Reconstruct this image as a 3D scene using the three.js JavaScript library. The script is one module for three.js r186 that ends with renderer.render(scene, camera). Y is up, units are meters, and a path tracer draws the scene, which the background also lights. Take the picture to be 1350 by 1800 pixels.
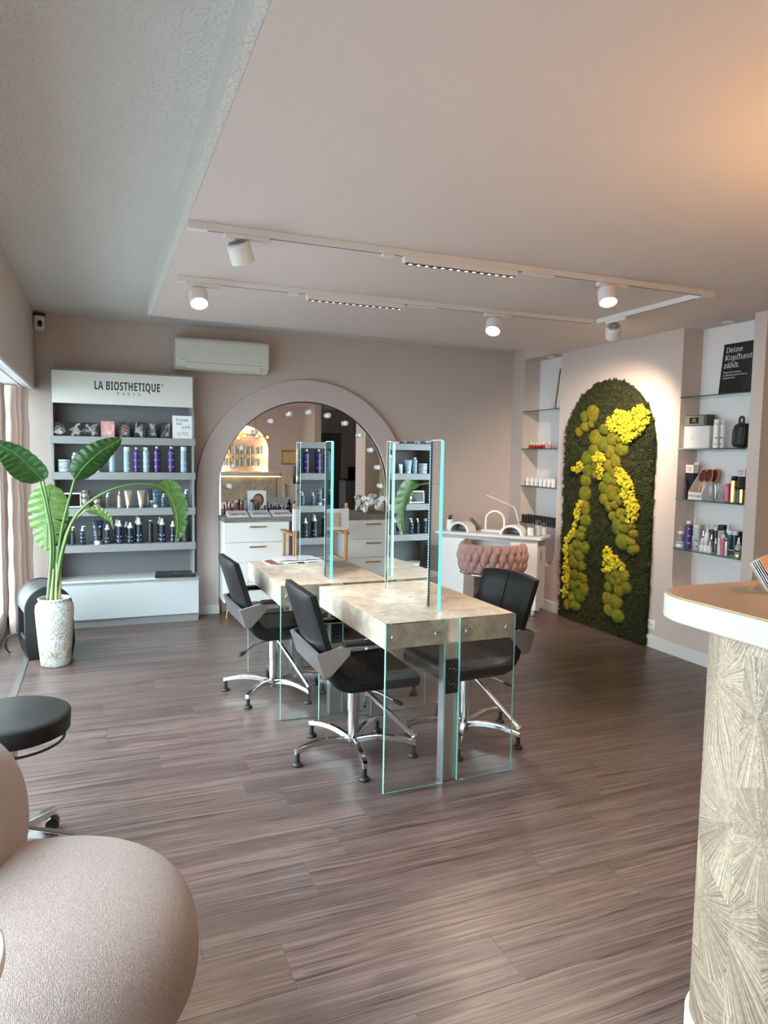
import * as THREE from 'three';
import { RoundedBoxGeometry } from 'three/addons/geometries/RoundedBoxGeometry.js';
import { mergeGeometries } from 'three/addons/utils/BufferGeometryUtils.js';
import { RectAreaLightUniformsLib } from 'three/addons/lights/RectAreaLightUniformsLib.js';

// ---------------------------------------------------------------- camera, sky, exposure
const scene = new THREE.Scene();
const FOCAL = 1235.14, PITCH = 0.081959, YAW = 0.3837134, ROLL = -0.0163035, EYE = new THREE.Vector3(0, 1.5, 0);
const toCam = new THREE.Matrix4().makeRotationZ(ROLL).multiply(new THREE.Matrix4().makeRotationX(PITCH)).multiply(new THREE.Matrix4().makeRotationY(YAW));
const toWorld = toCam.clone().transpose();
const camera = new THREE.PerspectiveCamera(2 * Math.atan(900 / FOCAL) * 180 / Math.PI, 1350 / 1800, 0.03, 60);
camera.position.copy(EYE);
camera.quaternion.setFromRotationMatrix(toWorld);
scene.add(camera);
const renderer = new THREE.WebGLRenderer({ antialias: true });
renderer.toneMapping = THREE.LinearToneMapping;
renderer.toneMappingExposure = 1.45;
renderer.shadowMap.enabled = true;
RectAreaLightUniformsLib.init();
scene.background = new THREE.Color().setRGB(0.79, 0.92, 1.0);   // bright overcast daylight outside the shop windows
scene.backgroundIntensity = 9.0;
const WARM = new THREE.Color().setRGB(1.0, 0.80, 0.62), GOLD = new THREE.Color().setRGB(1.0, 0.68, 0.36), COOL = new THREE.Color().setRGB(0.55, 0.95, 1.0);

// ---------------------------------------------------------------- pixels to places (a pixel gives a direction, a known plane the distance)
const rayOf = (x, y) => new THREE.Vector3((x - 675) / FOCAL, -(y - 900) / FOCAL, -1).applyMatrix4(toWorld);
const atY = (x, y, h = 0) => { const d = rayOf(x, y); return d.multiplyScalar((h - EYE.y) / d.y).add(EYE); };
const atZ = (x, y, z) => { const d = rayOf(x, y); return d.multiplyScalar(z / d.z).add(EYE); };
const atX = (x, y, X) => { const d = rayOf(x, y); return d.multiplyScalar(X / d.x).add(EYE); };

// ---------------------------------------------------------------- helpers
let seed = 12345;
const rnd = (a = 0, b = 1) => { seed = (Math.imul(seed, 1664525) + 1013904223) >>> 0; return a + (b - a) * seed / 4294967296; };
const V = (x, y, z) => new THREE.Vector3(x, y, z), PI = Math.PI;
const lin = (r, g, b) => new THREE.Color().setRGB(r, g, b);
const taken = new Map();
function numbered(n) { const k = taken.get(n) ?? 0; taken.set(n, k + 1); return k ? n + '_' + String(k).padStart(3, '0') : n; }
function B(w, h, d, x = 0, y = 0, z = 0, r = 0.003, s = 1) {
  const m = Math.min(w, h, d) / 2 - 1e-5;
  const g = r > 0 ? new RoundedBoxGeometry(w, h, d, s, Math.min(r, m)) : new THREE.BoxGeometry(w, h, d);
  return g.translate(x, y, z);
}
const C = (r0, r1, h, x = 0, y = 0, z = 0, n = 24) => new THREE.CylinderGeometry(r1, r0, h, n).translate(x, y + h / 2, z);   // stands on y
const S = (r, x = 0, y = 0, z = 0, sx = 1, sy = 1, sz = 1, n = 16) => new THREE.SphereGeometry(r, n, Math.max(6, n * 0.7 | 0)).scale(sx, sy, sz).translate(x, y, z);
const L = (pts, n = 24) => new THREE.LatheGeometry(pts.map(([a, b]) => new THREE.Vector2(a, b)), n);
const T = (pts, r, n = 24, k = 8, closed = false) => new THREE.TubeGeometry(new THREE.CatmullRomCurve3(pts, closed), n, r, k, closed);
function rod(a, b, r, n = 10, r2 = r) {
  const d = b.clone().sub(a), g = new THREE.CylinderGeometry(r2, r, d.length(), n);
  return g.applyQuaternion(new THREE.Quaternion().setFromUnitVectors(V(0, 1, 0), d.clone().normalize())).translate((a.x + b.x) / 2, (a.y + b.y) / 2, (a.z + b.z) / 2);
}
function ext(pts, depth, bevel = 0, seg = 1, holes = [], curve = 12) {   // outline in x,y, thickness centred on z
  const s = pts instanceof THREE.Shape ? pts : new THREE.Shape(pts.map(([a, b]) => new THREE.Vector2(a, b)));
  for (const h of holes) s.holes.push(h instanceof THREE.Path ? h : new THREE.Path(h.map(([a, b]) => new THREE.Vector2(a, b))));
  const g = new THREE.ExtrudeGeometry(s, { depth: depth - 2 * bevel, bevelEnabled: bevel > 0, bevelThickness: bevel, bevelSize: bevel, bevelOffset: -bevel, bevelSegments: seg, curveSegments: curve });
  return g.translate(0, 0, -depth / 2 + bevel);
}
function flat(g) { const n = g.index ? g.toNonIndexed() : g; for (const k of Object.keys(n.attributes)) if (!['position', 'normal', 'uv'].includes(k)) n.deleteAttribute(k); n.clearGroups(); return n; }
const join = (gs) => Array.isArray(gs) ? (gs.length === 1 ? gs[0] : mergeGeometries(gs.map(flat))) : gs;
function uvm(geo) {   // texture coordinates in metres from the axis each face looks along
  const g = flat(geo), p = g.attributes.position, n = g.attributes.normal, uv = new Float32Array(p.count * 2);
  for (let i = 0; i < p.count; i += 3) {
    let a = [0, 0, 0];
    for (let k = 0; k < 3; k++) a = [a[0] + Math.abs(n.getX(i + k)), a[1] + Math.abs(n.getY(i + k)), a[2] + Math.abs(n.getZ(i + k))];
    for (let k = i; k < i + 3; k++) {
      const X = p.getX(k), Y = p.getY(k), Z = p.getZ(k);
      const [u, v] = a[1] >= a[0] && a[1] >= a[2] ? [X, -Z] : a[0] >= a[2] ? [-Z, Y] : [X, Y];
      uv[k * 2] = u; uv[k * 2 + 1] = v;
    }
  }
  g.setAttribute('uv', new THREE.BufferAttribute(uv, 2));
  return g;
}
function M(name, geo, mat, parent, label) {
  const m = new THREE.Mesh(join(geo), mat); m.name = parent ? name : numbered(name);
  m.castShadow = m.receiveShadow = true; (parent ?? scene).add(m);
  if (label) m.userData.label = label;
  return m;
}
function thing(name, label, category, pos = [0, 0, 0], turn = 0, group) {
  const o = new THREE.Group(); o.name = numbered(name); scene.add(o);
  o.position.set(...(pos.isVector3 ? pos.toArray() : pos)); o.rotation.y = turn; o.userData = { label, category };
  if (group) o.userData.group = group;
  return o;
}
function one(name, geo, mat, label, category, group) { const m = M(name, geo, mat); m.userData = { label, category }; if (group) m.userData.group = group; return m; }
function dup(o, pos, turn = 0, label, group) {
  const c = o.clone(); c.name = numbered(o.name.replace(/_\d{3}$/, '')); c.userData = { ...o.userData }; scene.add(c);
  c.position.set(...(pos.isVector3 ? pos.toArray() : pos)); c.rotation.y = turn;
  if (label) c.userData.label = label; if (group) c.userData.group = group;
  return c;
}
function struct(name, geo, mat) { const m = M(name, geo, mat); m.name = name; m.userData.kind = 'structure'; return m; }
function structGroup(name) { const o = new THREE.Group(); o.name = name; o.userData.kind = 'structure'; scene.add(o); return o; }

// ---------------------------------------------------------------- computed textures
function lattice(cx, cy, sd) {   // tiling value noise
  const a = new Float32Array(cx * cy); let s = (sd * 7919 + 17) >>> 0;
  for (let i = 0; i < a.length; i++) { s = (Math.imul(s ^ (s >>> 15), 2246822519) + 3266489917) >>> 0; a[i] = ((s ^ (s >>> 13)) >>> 0) / 4294967296; }
  return (u, v) => {
    u = ((u % 1) + 1) % 1 * cx; v = ((v % 1) + 1) % 1 * cy;
    const x = Math.floor(u) % cx, y = Math.floor(v) % cy, x1 = (x + 1) % cx, y1 = (y + 1) % cy;
    let f = u - Math.floor(u), g = v - Math.floor(v); f = f * f * (3 - 2 * f); g = g * g * (3 - 2 * g);
    return (a[y * cx + x] * (1 - f) + a[y * cx + x1] * f) * (1 - g) + (a[y1 * cx + x] * (1 - f) + a[y1 * cx + x1] * f) * g;
  };
}
const fbm = (cx, cy, oct, sd) => { const ls = Array.from({ length: oct }, (_, i) => lattice(cx << i, cy << i, sd + i * 31)); return (u, v) => { let s = 0, w = 0.5, t = 0; for (const l of ls) { s += l(u, v) * w; t += w; w *= 0.5; } return s / t; }; };
function tex(w, h, fn, srgb, metresU = 1, metresV = metresU) {
  const d = new Uint8Array(w * h * 4);
  for (let y = 0; y < h; y++) for (let x = 0; x < w; x++) {
    const c = fn((x + 0.5) / w, (y + 0.5) / h), i = (y * w + x) * 4;
    for (let k = 0; k < 3; k++) d[i + k] = Math.max(0, Math.min(255, (c.length ? c[k] : c) * 255));
    d[i + 3] = 255;
  }
  const t = new THREE.DataTexture(d, w, h); t.wrapS = t.wrapT = THREE.RepeatWrapping; t.magFilter = THREE.LinearFilter; t.minFilter = THREE.LinearMipmapLinearFilter;
  if (srgb) t.colorSpace = THREE.SRGBColorSpace;
  t.repeat.set(1 / metresU, 1 / metresV); t.needsUpdate = true;
  return t;
}
function canvasTex(w, h, draw) {
  const c = document.createElement('canvas'); c.width = w; c.height = h; draw(c.getContext('2d'), w, h);
  const t = new THREE.CanvasTexture(c); t.colorSpace = THREE.SRGBColorSpace; t.magFilter = THREE.LinearFilter; return t;
}
const mix = (a, b, t) => a.map((x, i) => x + (b[i] - x) * t), rgb = (r, g, b) => [r / 255, g / 255, b / 255], clamp = (x, a = 0, b = 1) => Math.min(b, Math.max(a, x)), step = (a, b, x) => { x = clamp((x - a) / (b - a)); return x * x * (3 - 2 * x); };
const std = (o) => new THREE.MeshStandardMaterial(o), phy = (o) => new THREE.MeshPhysicalMaterial(o);

// plaster
const plasterBump = (() => { const a = fbm(64, 64, 3, 5); return tex(512, 512, (u, v) => a(u, v), false, 0.6); })();
const stuccoBump = (() => { const a = fbm(40, 40, 3, 9); return tex(512, 512, (u, v) => step(0.35, 0.7, a(u, v)), false, 0.4); })();
// dark oak floor
const woodBase = (cA, cB, cC, sd, stretch = 1) => {
  const broad = fbm(3, 14, 3, sd), streak = fbm(4, 90, 3, sd + 50), fine = fbm(14, 420, 2, sd + 90), knot = fbm(8, 8, 2, sd + 130);
  return (u, v) => {
    const warp = (knot(u, v) - 0.5) * 0.018 * stretch, b = broad(u, v + warp), s = streak(u, v + warp * 0.8), f = fine(u, v + warp * 0.3);
    let c = mix(cA, cB, step(0.3, 0.7, b * 0.45 + s * 0.55));
    c = mix(c, cC, step(0.55, 0.8, s) * 0.45);
    const dark = step(0.58, 0.75, f) * 0.28 + step(0.66, 0.8, streak(u + 0.37, v * 1 + 0.21 + warp)) * 0.3;
    return c.map((x) => x * (1 - dark));
  };
};
const floorTex = tex(1024, 1024, woodBase(rgb(92, 76, 73), rgb(114, 96, 92), rgb(136, 115, 107), 3), true, 1.9, 0.85);
const floorBump = (() => { const f = fbm(14, 420, 2, 93), k = fbm(4, 90, 2, 53); return tex(512, 1024, (u, v) => f(u, v) * 0.6 + k(u, v) * 0.4, false, 1.9, 0.85); })();
const floorRough = (() => { const k = fbm(6, 60, 3, 153); return tex(256, 512, (u, v) => 0.27 + 0.16 * k(u, v), false, 1.9, 0.85); })();
// stone-look table laminate
const stoneFn = (() => {
  const a = fbm(5, 5, 5, 21), b = fbm(9, 9, 4, 22), c = fbm(26, 26, 3, 23), e = fbm(7, 14, 4, 24);
  return (u, v) => {
    let k = mix(rgb(190, 177, 161), rgb(206, 194, 178), step(0.32, 0.66, a(u, v)));
    k = mix(k, rgb(156, 144, 133), step(0.55, 0.70, b(u, v)) * 0.42);
    const vein = Math.abs(e(u + 0.04 * c(u, v), v) - 0.5); k = mix(k, rgb(150, 136, 124), (1 - step(0.0, 0.025, vein)) * 0.55);
    return k.map((x) => x * (0.92 + 0.16 * c(u, v)));
  };
})();
const stoneTex = tex(768, 768, stoneFn, true, 0.62);
const greyWoodTex = tex(512, 512, woodBase(rgb(112, 102, 97), rgb(150, 140, 133), rgb(172, 162, 154), 41), true, 1.2, 0.5);
const chairWoodTex = tex(256, 256, woodBase(rgb(196, 134, 78), rgb(214, 154, 94), rgb(226, 172, 112), 61), true, 0.6, 0.3);
const boucleBump = (() => { const a = fbm(64, 64, 2, 71), b = fbm(120, 120, 1, 72); return tex(512, 512, (u, v) => step(0.3, 0.75, a(u, v)) * 0.7 + b(u, v) * 0.3, false, 0.11); })();
const boucleTex = (() => { const a = fbm(64, 64, 2, 71), b = fbm(5, 5, 3, 74); return tex(512, 512, (u, v) => mix(rgb(160, 144, 139), rgb(186, 170, 165), step(0.3, 0.7, a(u, v)) * 0.8 + b(u, v) * 0.2), true, 0.11); })();
const leatherBump = (() => { const a = fbm(70, 70, 3, 81); return tex(512, 512, (u, v) => a(u, v), false, 0.12); })();
const clothBump = tex(128, 128, (u, v) => 0.5 + 0.25 * Math.sin(u * 64 * PI) + 0.25 * Math.sin(v * 64 * PI), false, 0.08);
const potTex = (() => {
  const a = fbm(70, 44, 3, 91), b = fbm(8, 5, 4, 92), c = fbm(120, 76, 2, 93);
  return tex(640, 400, (u, v) => {
    let k = mix(rgb(214, 212, 206), rgb(232, 230, 225), b(u, v));
    k = mix(k, rgb(122, 122, 118), step(0.6, 0.7, a(u, v)) * 0.5);
    k = mix(k, rgb(246, 245, 242), step(0.62, 0.72, c(u, v)) * 0.6);
    const rust = step(0.45, 0.62, b(u + 0.31, v + 0.2)) * Math.exp(-(((v - 0.2) / 0.05) ** 2)) * step(0.4, 0.55, a(u + 0.2, v)) * 0.9 + step(0.58, 0.7, b(u + 0.6, v)) * 0.5 * step(0.5, 0.6, c(u + 0.5, v + 0.1));
    return mix(k, rgb(176, 138, 106), clamp(rust));
  }, true);
})();
const potBump = (() => { const a = fbm(40, 40, 3, 91); return tex(512, 512, (u, v) => a(u, v), false); })(); potTex.repeat.set(1, 1); potBump.repeat.set(2, 1);
const mossBump = (() => { const a = fbm(60, 60, 3, 101); return tex(512, 512, (u, v) => a(u, v), false, 0.18); })();
const mossTex = (() => { const a = fbm(60, 60, 3, 101), b = fbm(6, 6, 3, 102); return tex(512, 512, (u, v) => mix(rgb(24, 34, 10), rgb(72, 88, 30), clamp(a(u, v) * 1.2 - 0.2 + (b(u, v) - 0.5) * 0.4)), true, 0.5); })();
const cushTex = (() => { const a = fbm(70, 70, 3, 121), b = fbm(6, 6, 3, 122); return tex(512, 512, (u, v) => { const k = a(u, v) * 0.75 + b(u, v) * 0.45; return mix([0.62, 0.6, 0.45], [1, 1, 1], clamp(k * 1.5 - 0.35)); }, true, 0.16); })();
// fan marquetry print of the counter front
const fanTex = (() => {
  const cs = []; let s = 77; const q = () => (s = (Math.imul(s, 1103515245) + 12345) >>> 0) / 4294967296;
  for (let i = 0; i < 6; i++) for (let j = 0; j < 6; j++) cs.push([(i + (j % 2) * 0.5 + (q() - 0.5) * 0.5) / 6, (j + (q() - 0.5) * 0.5) / 6, q() * 7, 0.75 + q() * 0.5, q()]);
  const rows = Array.from({ length: 6 }, (_, j) => cs.filter((c) => { let d = c[1] - (j + 0.5) / 6; d -= Math.round(d); return Math.abs(d) < 0.36; })), near = (v) => rows[Math.floor(v * 6) % 6];
  const secs = cs.map((c) => lattice(9, 1, (c[2] * 9) | 0)); cs.forEach((c, i) => c.push(secs[i]));
  const fine = fbm(256, 256, 1, 111), mid = lattice(31, 7, 112);
  return tex(1024, 1024, (u, v) => {
    let bd = 9, bc = cs[0], bx = 0, by = 0;
    for (const c of near(v)) { let dx = u - c[0], dy = v - c[1]; dx -= Math.round(dx); dy -= Math.round(dy); const d = Math.hypot(dx * 1.0, dy * 0.8 + Math.abs(dx) * 0.25) / c[3]; if (d < bd) { bd = d; bc = c; bx = dx; by = dy; } }
    const an = Math.atan2(by, bx), ray = 0.5 + 0.5 * Math.sin(an * 132 + 9 * mid(an, bc[2])) , sec = bc[5](an / 6.2832 + 0.5, 0);
    let k = mix(rgb(126, 108, 91), rgb(174, 156, 134), sec * 0.8 + bc[4] * 0.2);
    k = mix(k, rgb(200, 187, 169), step(0.6, 0.95, ray) * 0.55); k = mix(k, rgb(94, 79, 64), step(0.7, 0.98, 1 - ray) * 0.5);
    return k.map((x) => x * (0.93 + 0.14 * fine(u, v)));
  }, true, 1.6);
})();

// ---------------------------------------------------------------- materials
const wallPaint = std({ color: lin(0.565, 0.47, 0.425), roughness: 0.9, bumpMap: plasterBump, bumpScale: 0.0006 });
const ceilPaint = std({ color: lin(0.70, 0.60, 0.565), roughness: 0.92, bumpMap: plasterBump, bumpScale: 0.0004 });
const upperPaint = std({ color: lin(0.70, 0.675, 0.645), roughness: 0.95, bumpMap: stuccoBump, bumpScale: 0.002 });
const framePaint = std({ color: lin(0.53, 0.45, 0.425), roughness: 0.75, bumpMap: plasterBump, bumpScale: 0.0003 });
const nicheWhite = std({ color: lin(0.72, 0.68, 0.68), roughness: 0.55 });
const skirting = std({ color: lin(0.70, 0.67, 0.66), roughness: 0.4 });
const white = std({ color: lin(0.78, 0.78, 0.78), roughness: 0.4 }), whiteGloss = std({ color: lin(0.8, 0.8, 0.79), roughness: 0.2 });
const black = std({ color: lin(0.012, 0.012, 0.013), roughness: 0.45 }), blackGloss = std({ color: lin(0.01, 0.01, 0.011), roughness: 0.12 });
const darkSub = std({ color: lin(0.03, 0.025, 0.022), roughness: 0.9 });
const chrome = std({ color: lin(0.75, 0.76, 0.78), roughness: 0.12, metalness: 1 });
const steel = std({ color: lin(0.55, 0.55, 0.56), roughness: 0.34, metalness: 1 });
const brass = std({ color: lin(0.62, 0.42, 0.18), roughness: 0.3, metalness: 1 });
const glass = phy({ color: lin(0.93, 0.985, 0.97), roughness: 0.0, transmission: 1, thickness: 0, ior: 1.5 });
const thickGlass = phy({ color: lin(1, 1, 1), roughness: 0.0, transmission: 1, thickness: 0.012, ior: 1.5, attenuationColor: lin(0.35, 0.85, 0.74), attenuationDistance: 0.5 });
const clearPlastic = phy({ color: lin(0.97, 0.98, 0.98), roughness: 0.03, transmission: 1, thickness: 0, ior: 1.46 });
const mirrorMat = std({ color: lin(0.86, 0.88, 0.88), roughness: 0.0, metalness: 1 });
const leather = phy({ color: lin(0.008, 0.008, 0.009), roughness: 0.42, specularIntensity: 0.6, bumpMap: leatherBump, bumpScale: 0.0005 });
const boucle = phy({ map: boucleTex, roughness: 0.95, bumpMap: boucleBump, bumpScale: 0.0016, sheen: 0.4, sheenRoughness: 0.6, sheenColor: lin(0.9, 0.85, 0.85) });
// ---------------------------------------------------------------- the room
const ZB = -6.6, XR = 4.055, XN = 4.245, XL = -0.493, XW = -0.74, ZR = 1.6, HC = 2.476, HU = 2.62;
// floor: planks along x, one mesh each, over a dark bed
{
  const f = structGroup('floor');
  M('subfloor', B(8.2, 0.12, 9.2, 2.6, -0.075, -2.3, 0), darkSub, f);
  const tones = [lin(1, 1, 1), lin(0.92, 0.91, 0.92), lin(1.06, 1.03, 1.01), lin(0.97, 0.98, 1.0)].map((c) => std({ map: floorTex, color: c, bumpMap: floorBump, bumpScale: 0.0004, roughnessMap: floorRough, roughness: 1 }));
  const W = 0.197, LEN = 1.22, fixed = { '0': 0.49, '-1': 1.48, '-3': 0.836, '1': 1.11 };
  let n = 0;
  for (let k = -24; k < 19; k++) {
    const z0 = -2.0 + W * k, z1 = Math.min(z0 + W, ZR + 0.02), zA = Math.max(z0, ZB - 0.02);
    if (z1 - zA < 0.02) continue;
    const off = fixed[k] ?? rnd(0, LEN);
    for (let i = -4; i < 6; i++) {
      const a = Math.max(off + i * LEN, XW - 0.05), b = Math.min(off + (i + 1) * LEN, XN + 0.02);
      if (b - a < 0.03) continue;
      const g = uvm(B(b - a - 0.0008, 0.014, z1 - zA - 0.0008, (a + b) / 2, -0.007, (zA + z1) / 2, 0.0006)), uv = g.attributes.uv, du = rnd(0, 2), dv = rnd(0, 1);
      for (let j = 0; j < uv.count; j++) uv.setXY(j, uv.getX(j) + du, uv.getY(j) + dv);
      M('plank', g, tones[(rnd() * 4) | 0], f); n++;
    }
  }
  // floor of the dark hall behind
  M('hall_floor', uvm(B(3.8, 0.02, 6.2, 6.16, -0.011, 1.25, 0)), tones[1], f);
}
// ceilings
struct('ceiling', uvm(B(7.9, 0.12, 8.6, 2.75, HU + 0.06, -2.4, 0)), upperPaint);
{
  const s = new THREE.Shape([[0.361, 5.462], [XN + 0.1, 5.66], [XN + 0.1, -ZR - 0.05], [0.361, -ZR - 0.05]].map(([a, b]) => new THREE.Vector2(a, b)));
  const g = new THREE.ExtrudeGeometry(s, { depth: HU - HC - 0.001, bevelEnabled: false }); g.rotateX(-PI / 2).translate(0, HC, 0);
  struct('ceiling_001', uvm(g), ceilPaint);
}
struct('trim_2', uvm(B(0.03, HU - HC - 0.002, 7.1, 0.346, (HU + HC) / 2 + 0.002, -1.91, 0.002)), upperPaint);
// back wall and the arch frame on it
struct('wall_back', uvm(B(6.2, HU + 0.1, 0.15, 1.85, HU / 2, ZB - 0.075, 0)), wallPaint);
const ARC = { x: 1.843, y: 1.15, ro: 1.04, ri: 0.84, z: -6.54 };
{
  const s = new THREE.Shape(); s.moveTo(ARC.x - ARC.ro, 0); s.lineTo(ARC.x - ARC.ro, ARC.y); s.absarc(ARC.x, ARC.y, ARC.ro, PI, 0, true); s.lineTo(ARC.x + ARC.ro, 0); s.lineTo(ARC.x + ARC.ri, 0); s.lineTo(ARC.x + ARC.ri, ARC.y); s.absarc(ARC.x, ARC.y, ARC.ri, 0, PI, false); s.lineTo(ARC.x - ARC.ri, 0); s.closePath();
  const d = ARC.z - ZB, g = ext(s, d, 0.002, 1, [], 64).translate(0, 0, ZB + d / 2);
  const t = structGroup('trim_1'); t.userData.label = 'broad taupe arch framing the dressing mirror';
  M('arch_frame', uvm(g), framePaint, t);
}
// right wall: boxed-out front with two tall niches that end in round corners
{
  const t = structGroup('wall_right');
  const panel = new THREE.Shape([[6.25, 0], [6.25, HU], [3.41, HU], [3.41, 0]].map(([a, b]) => new THREE.Vector2(a, b)));
  const niche = (a, b, y0, y1, r) => { const p = new THREE.Path(); p.moveTo(a, y1); p.lineTo(a, y0 + r); p.quadraticCurveTo(a, y0, a - r, y0); p.lineTo(b + r, y0); p.quadraticCurveTo(b, y0, b, y0 + r); p.lineTo(b, y1); p.closePath(); return p; };
  panel.holes.push(niche(6.249, 5.625, 0.42, 2.49, 0.2), niche(4.12, 3.505, 0.42, HC + 0.03, 0.2));
  const g = new THREE.ExtrudeGeometry(panel, { depth: XN - XR, bevelEnabled: false, curveSegments: 24 }); g.rotateY(PI / 2).translate(XR, 0, 0);
  M('panel', uvm(g), wallPaint, t);
  M('niche_back', uvm(B(0.05, HU, 2.9, XN + 0.026, HU / 2, -4.85, 0)), nicheWhite, t);
  // slanted pilaster to the corner
  const p = new THREE.ExtrudeGeometry(new THREE.Shape([[XR, 6.2497], [4.142, 6.62], [4.35, 6.62], [4.35, 6.2497]].map(([a, b]) => new THREE.Vector2(a, b))), { depth: HU, bevelEnabled: false }); p.rotateX(-PI / 2);
  M('pilaster', uvm(p), wallPaint, t);
  // recess with a curtain, then a column before the dark hall
  M('recess_back', uvm(B(0.06, HU, 1.2, 4.46, HU / 2, -2.83, 0)), wallPaint, t);
  M('recess_side', uvm(B(0.3, HU, 0.05, 4.3, HU / 2, -3.44, 0)), wallPaint, t);
  M('column', uvm(B(0.5, HU, 0.47, XR + 0.25, HU / 2, -2.035, 0.004)), wallPaint, t);
}
struct('baseboard_right', [B(0.014, 0.098, 1.0, XR - 0.007, 0.049, -3.90, 0.003), B(0.014, 0.098, 0.78, XR - 0.007, 0.049, -5.862, 0.003)], skirting);
struct('baseboard_back', [B(0.2, 0.085, 0.014, ARC.x - 0.94, 0.0425, ARC.z + 0.007, 0.003), B(0.2, 0.085, 0.014, ARC.x + 0.94, 0.0425, ARC.z + 0.007, 0.003), B(1.15, 0.085, 0.014, 3.49, 0.0425, ZB + 0.007, 0.003), B(0.12, 0.085, 0.014, -0.44, 0.0425, ZB + 0.007, 0.003)], skirting);
// left: deep pelmet above the shop windows
{
  const t = structGroup('wall_left');
  M('pelmet', uvm(B(0.10, HU - 2.0, 8.3, XL - 0.05, (HU + 2.0) / 2, -2.45, 0.003)), wallPaint, t);
  M('head', uvm(B(0.12, HU - 2.24, 8.3, XW - 0.06, (HU + 2.24) / 2, -2.45, 0)), wallPaint, t);
  M('sill', uvm(B(0.12, 0.10, 8.3, XW - 0.06, 0.05, -2.45, 0.003)), std({ color: lin(0.30, 0.31, 0.32), roughness: 0.5 }), t);
  M('pier', uvm(B(0.12, 2.3, 0.14, XW - 0.06, 1.15, ZB + 0.07, 0)), wallPaint, t);
  M('pier', uvm(B(0.12, 2.3, 1.9, XW - 0.06, 1.15, -0.22 + 0.95, 0)), wallPaint, t);
  const rail = std({ color: lin(0.75, 0.78, 0.78), roughness: 0.35 });
  for (let k = 0; k < 3; k++) M('curtain_rail', B(0.026, 0.022, 8.2, XL - 0.018 - k * 0.04, 1.992 + (k ? 0.01 : 0), -2.45, 0.002), rail, t);
  M('rail_board', B(0.13, 0.02, 8.2, XL - 0.165, 2.03, -2.45, 0), rail, t);
}
for (let k = 0; k < 4; k++) {   // shop windows: frames and panes
  const z0 = ZB + 0.14 + k * 1.56, z1 = z0 + 1.56, w = structGroup('window_' + (k + 1)), fm = std({ color: lin(0.62, 0.64, 0.64), roughness: 0.4 });
  M('window_frame', [B(0.07, 2.14, 0.05, XW - 0.05, 1.17, z0 + 0.025, 0.004), B(0.07, 2.14, 0.05, XW - 0.05, 1.17, z1 - 0.025, 0.004), B(0.07, 0.06, 1.46, XW - 0.05, 0.13, (z0 + z1) / 2, 0.004), B(0.07, 0.06, 1.46, XW - 0.05, 2.21, (z0 + z1) / 2, 0.004)], fm, w);
  M('pane', new THREE.PlaneGeometry(1.46, 2.02).rotateY(PI / 2).translate(XW - 0.06, 1.17, (z0 + z1) / 2), glass, w);
}
struct('pavement', uvm(B(14, 0.1, 30, XW - 7.15, -0.08, -3, 0)), std({ color: lin(0.36, 0.36, 0.37), roughness: 0.95, bumpMap: stuccoBump, bumpScale: 0.003 }));
// metal joint strip in the floor by the window
one('floor_joint_strip', [B(0.045, 0.004, 4.4, -0.515, 0.002, -4.1, 0.001), B(0.004, 0.006, 4.4, -0.533, 0.003, -4.1, 0.001), B(0.004, 0.006, 4.4, -0.497, 0.003, -4.1, 0.001)], std({ color: lin(0.30, 0.29, 0.28), roughness: 0.45, metalness: 1 }), 'narrow metal joint strip in the floor along the window side', 'floor strip');
// rear of the room, seen in the mirror: wall with a lit arch niche, and a dark hall
{
  const s = new THREE.Shape([[XW - 0.2, 0], [XW - 0.2, HU], [4.25, HU], [4.25, 0]].map(([a, b]) => new THREE.Vector2(a, b)));
  const h = new THREE.Path(); h.moveTo(2.3, 0.98); h.lineTo(2.3, 1.55); h.absarc(2.8, 1.55, 0.5, PI, 0, true); h.lineTo(3.3, 0.98); h.closePath(); s.holes.push(h);
  const w = structGroup('wall_rear');
  M('panel', uvm(new THREE.ExtrudeGeometry(s, { depth: 0.2, bevelEnabled: false, curveSegments: 32 }).translate(0, 0, ZR)), wallPaint, w);
  M('niche_back', B(1.3, 1.4, 0.04, 2.8, 1.5, ZR + 0.222, 0), wallPaint, w);
  const hall = wallPaint, ZH = 4.3;   // deep unlit hall beyond the column
  M('hall_side', B(0.1, HU, ZH + 2, 8.0, HU / 2, (ZH - 1.8) / 2, 0), hall, w); M('hall_rear', B(4.2, HU, 0.1, 6.05, HU / 2, ZH, 0), hall, w); M('hall_front', B(3.6, HU, 0.1, 6.25, HU / 2, -1.85, 0), hall, w); M('hall_inner', B(0.1, HU, ZH - ZR, 4.11, HU / 2, (ZH + ZR) / 2 + 0.1, 0), hall, w);
  M('return_wall', uvm(B(0.14, HU, 0.95, XR + 0.07, HU / 2, 1.185, 0)), wallPaint, w); M('hall_ceiling', B(4.2, 0.1, ZH + 2.2, 6.1, HU + 0.05, (ZH - 1.9) / 2, 0), upperPaint, w);
  const d = structGroup('door_1');
  M('door_frame', [B(0.09, 2.05, 0.06, 4.98, 1.02, 4.23, 0.003), B(0.09, 2.05, 0.06, 5.84, 1.02, 4.23, 0.003), B(0.95, 0.09, 0.06, 5.41, 2.07, 4.23, 0.003)], std({ color: lin(0.5, 0.48, 0.46), roughness: 0.6 }), d);
  M('door_leaf', B(0.78, 2.03, 0.04, 5.41, 1.02, 4.235, 0.003), std({ color: lin(0.12, 0.11, 0.105), roughness: 0.5 }), d);
  M('door_handle', B(0.12, 0.02, 0.03, 5.1, 1.03, 4.20, 0.005), steel, d);
}
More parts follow.
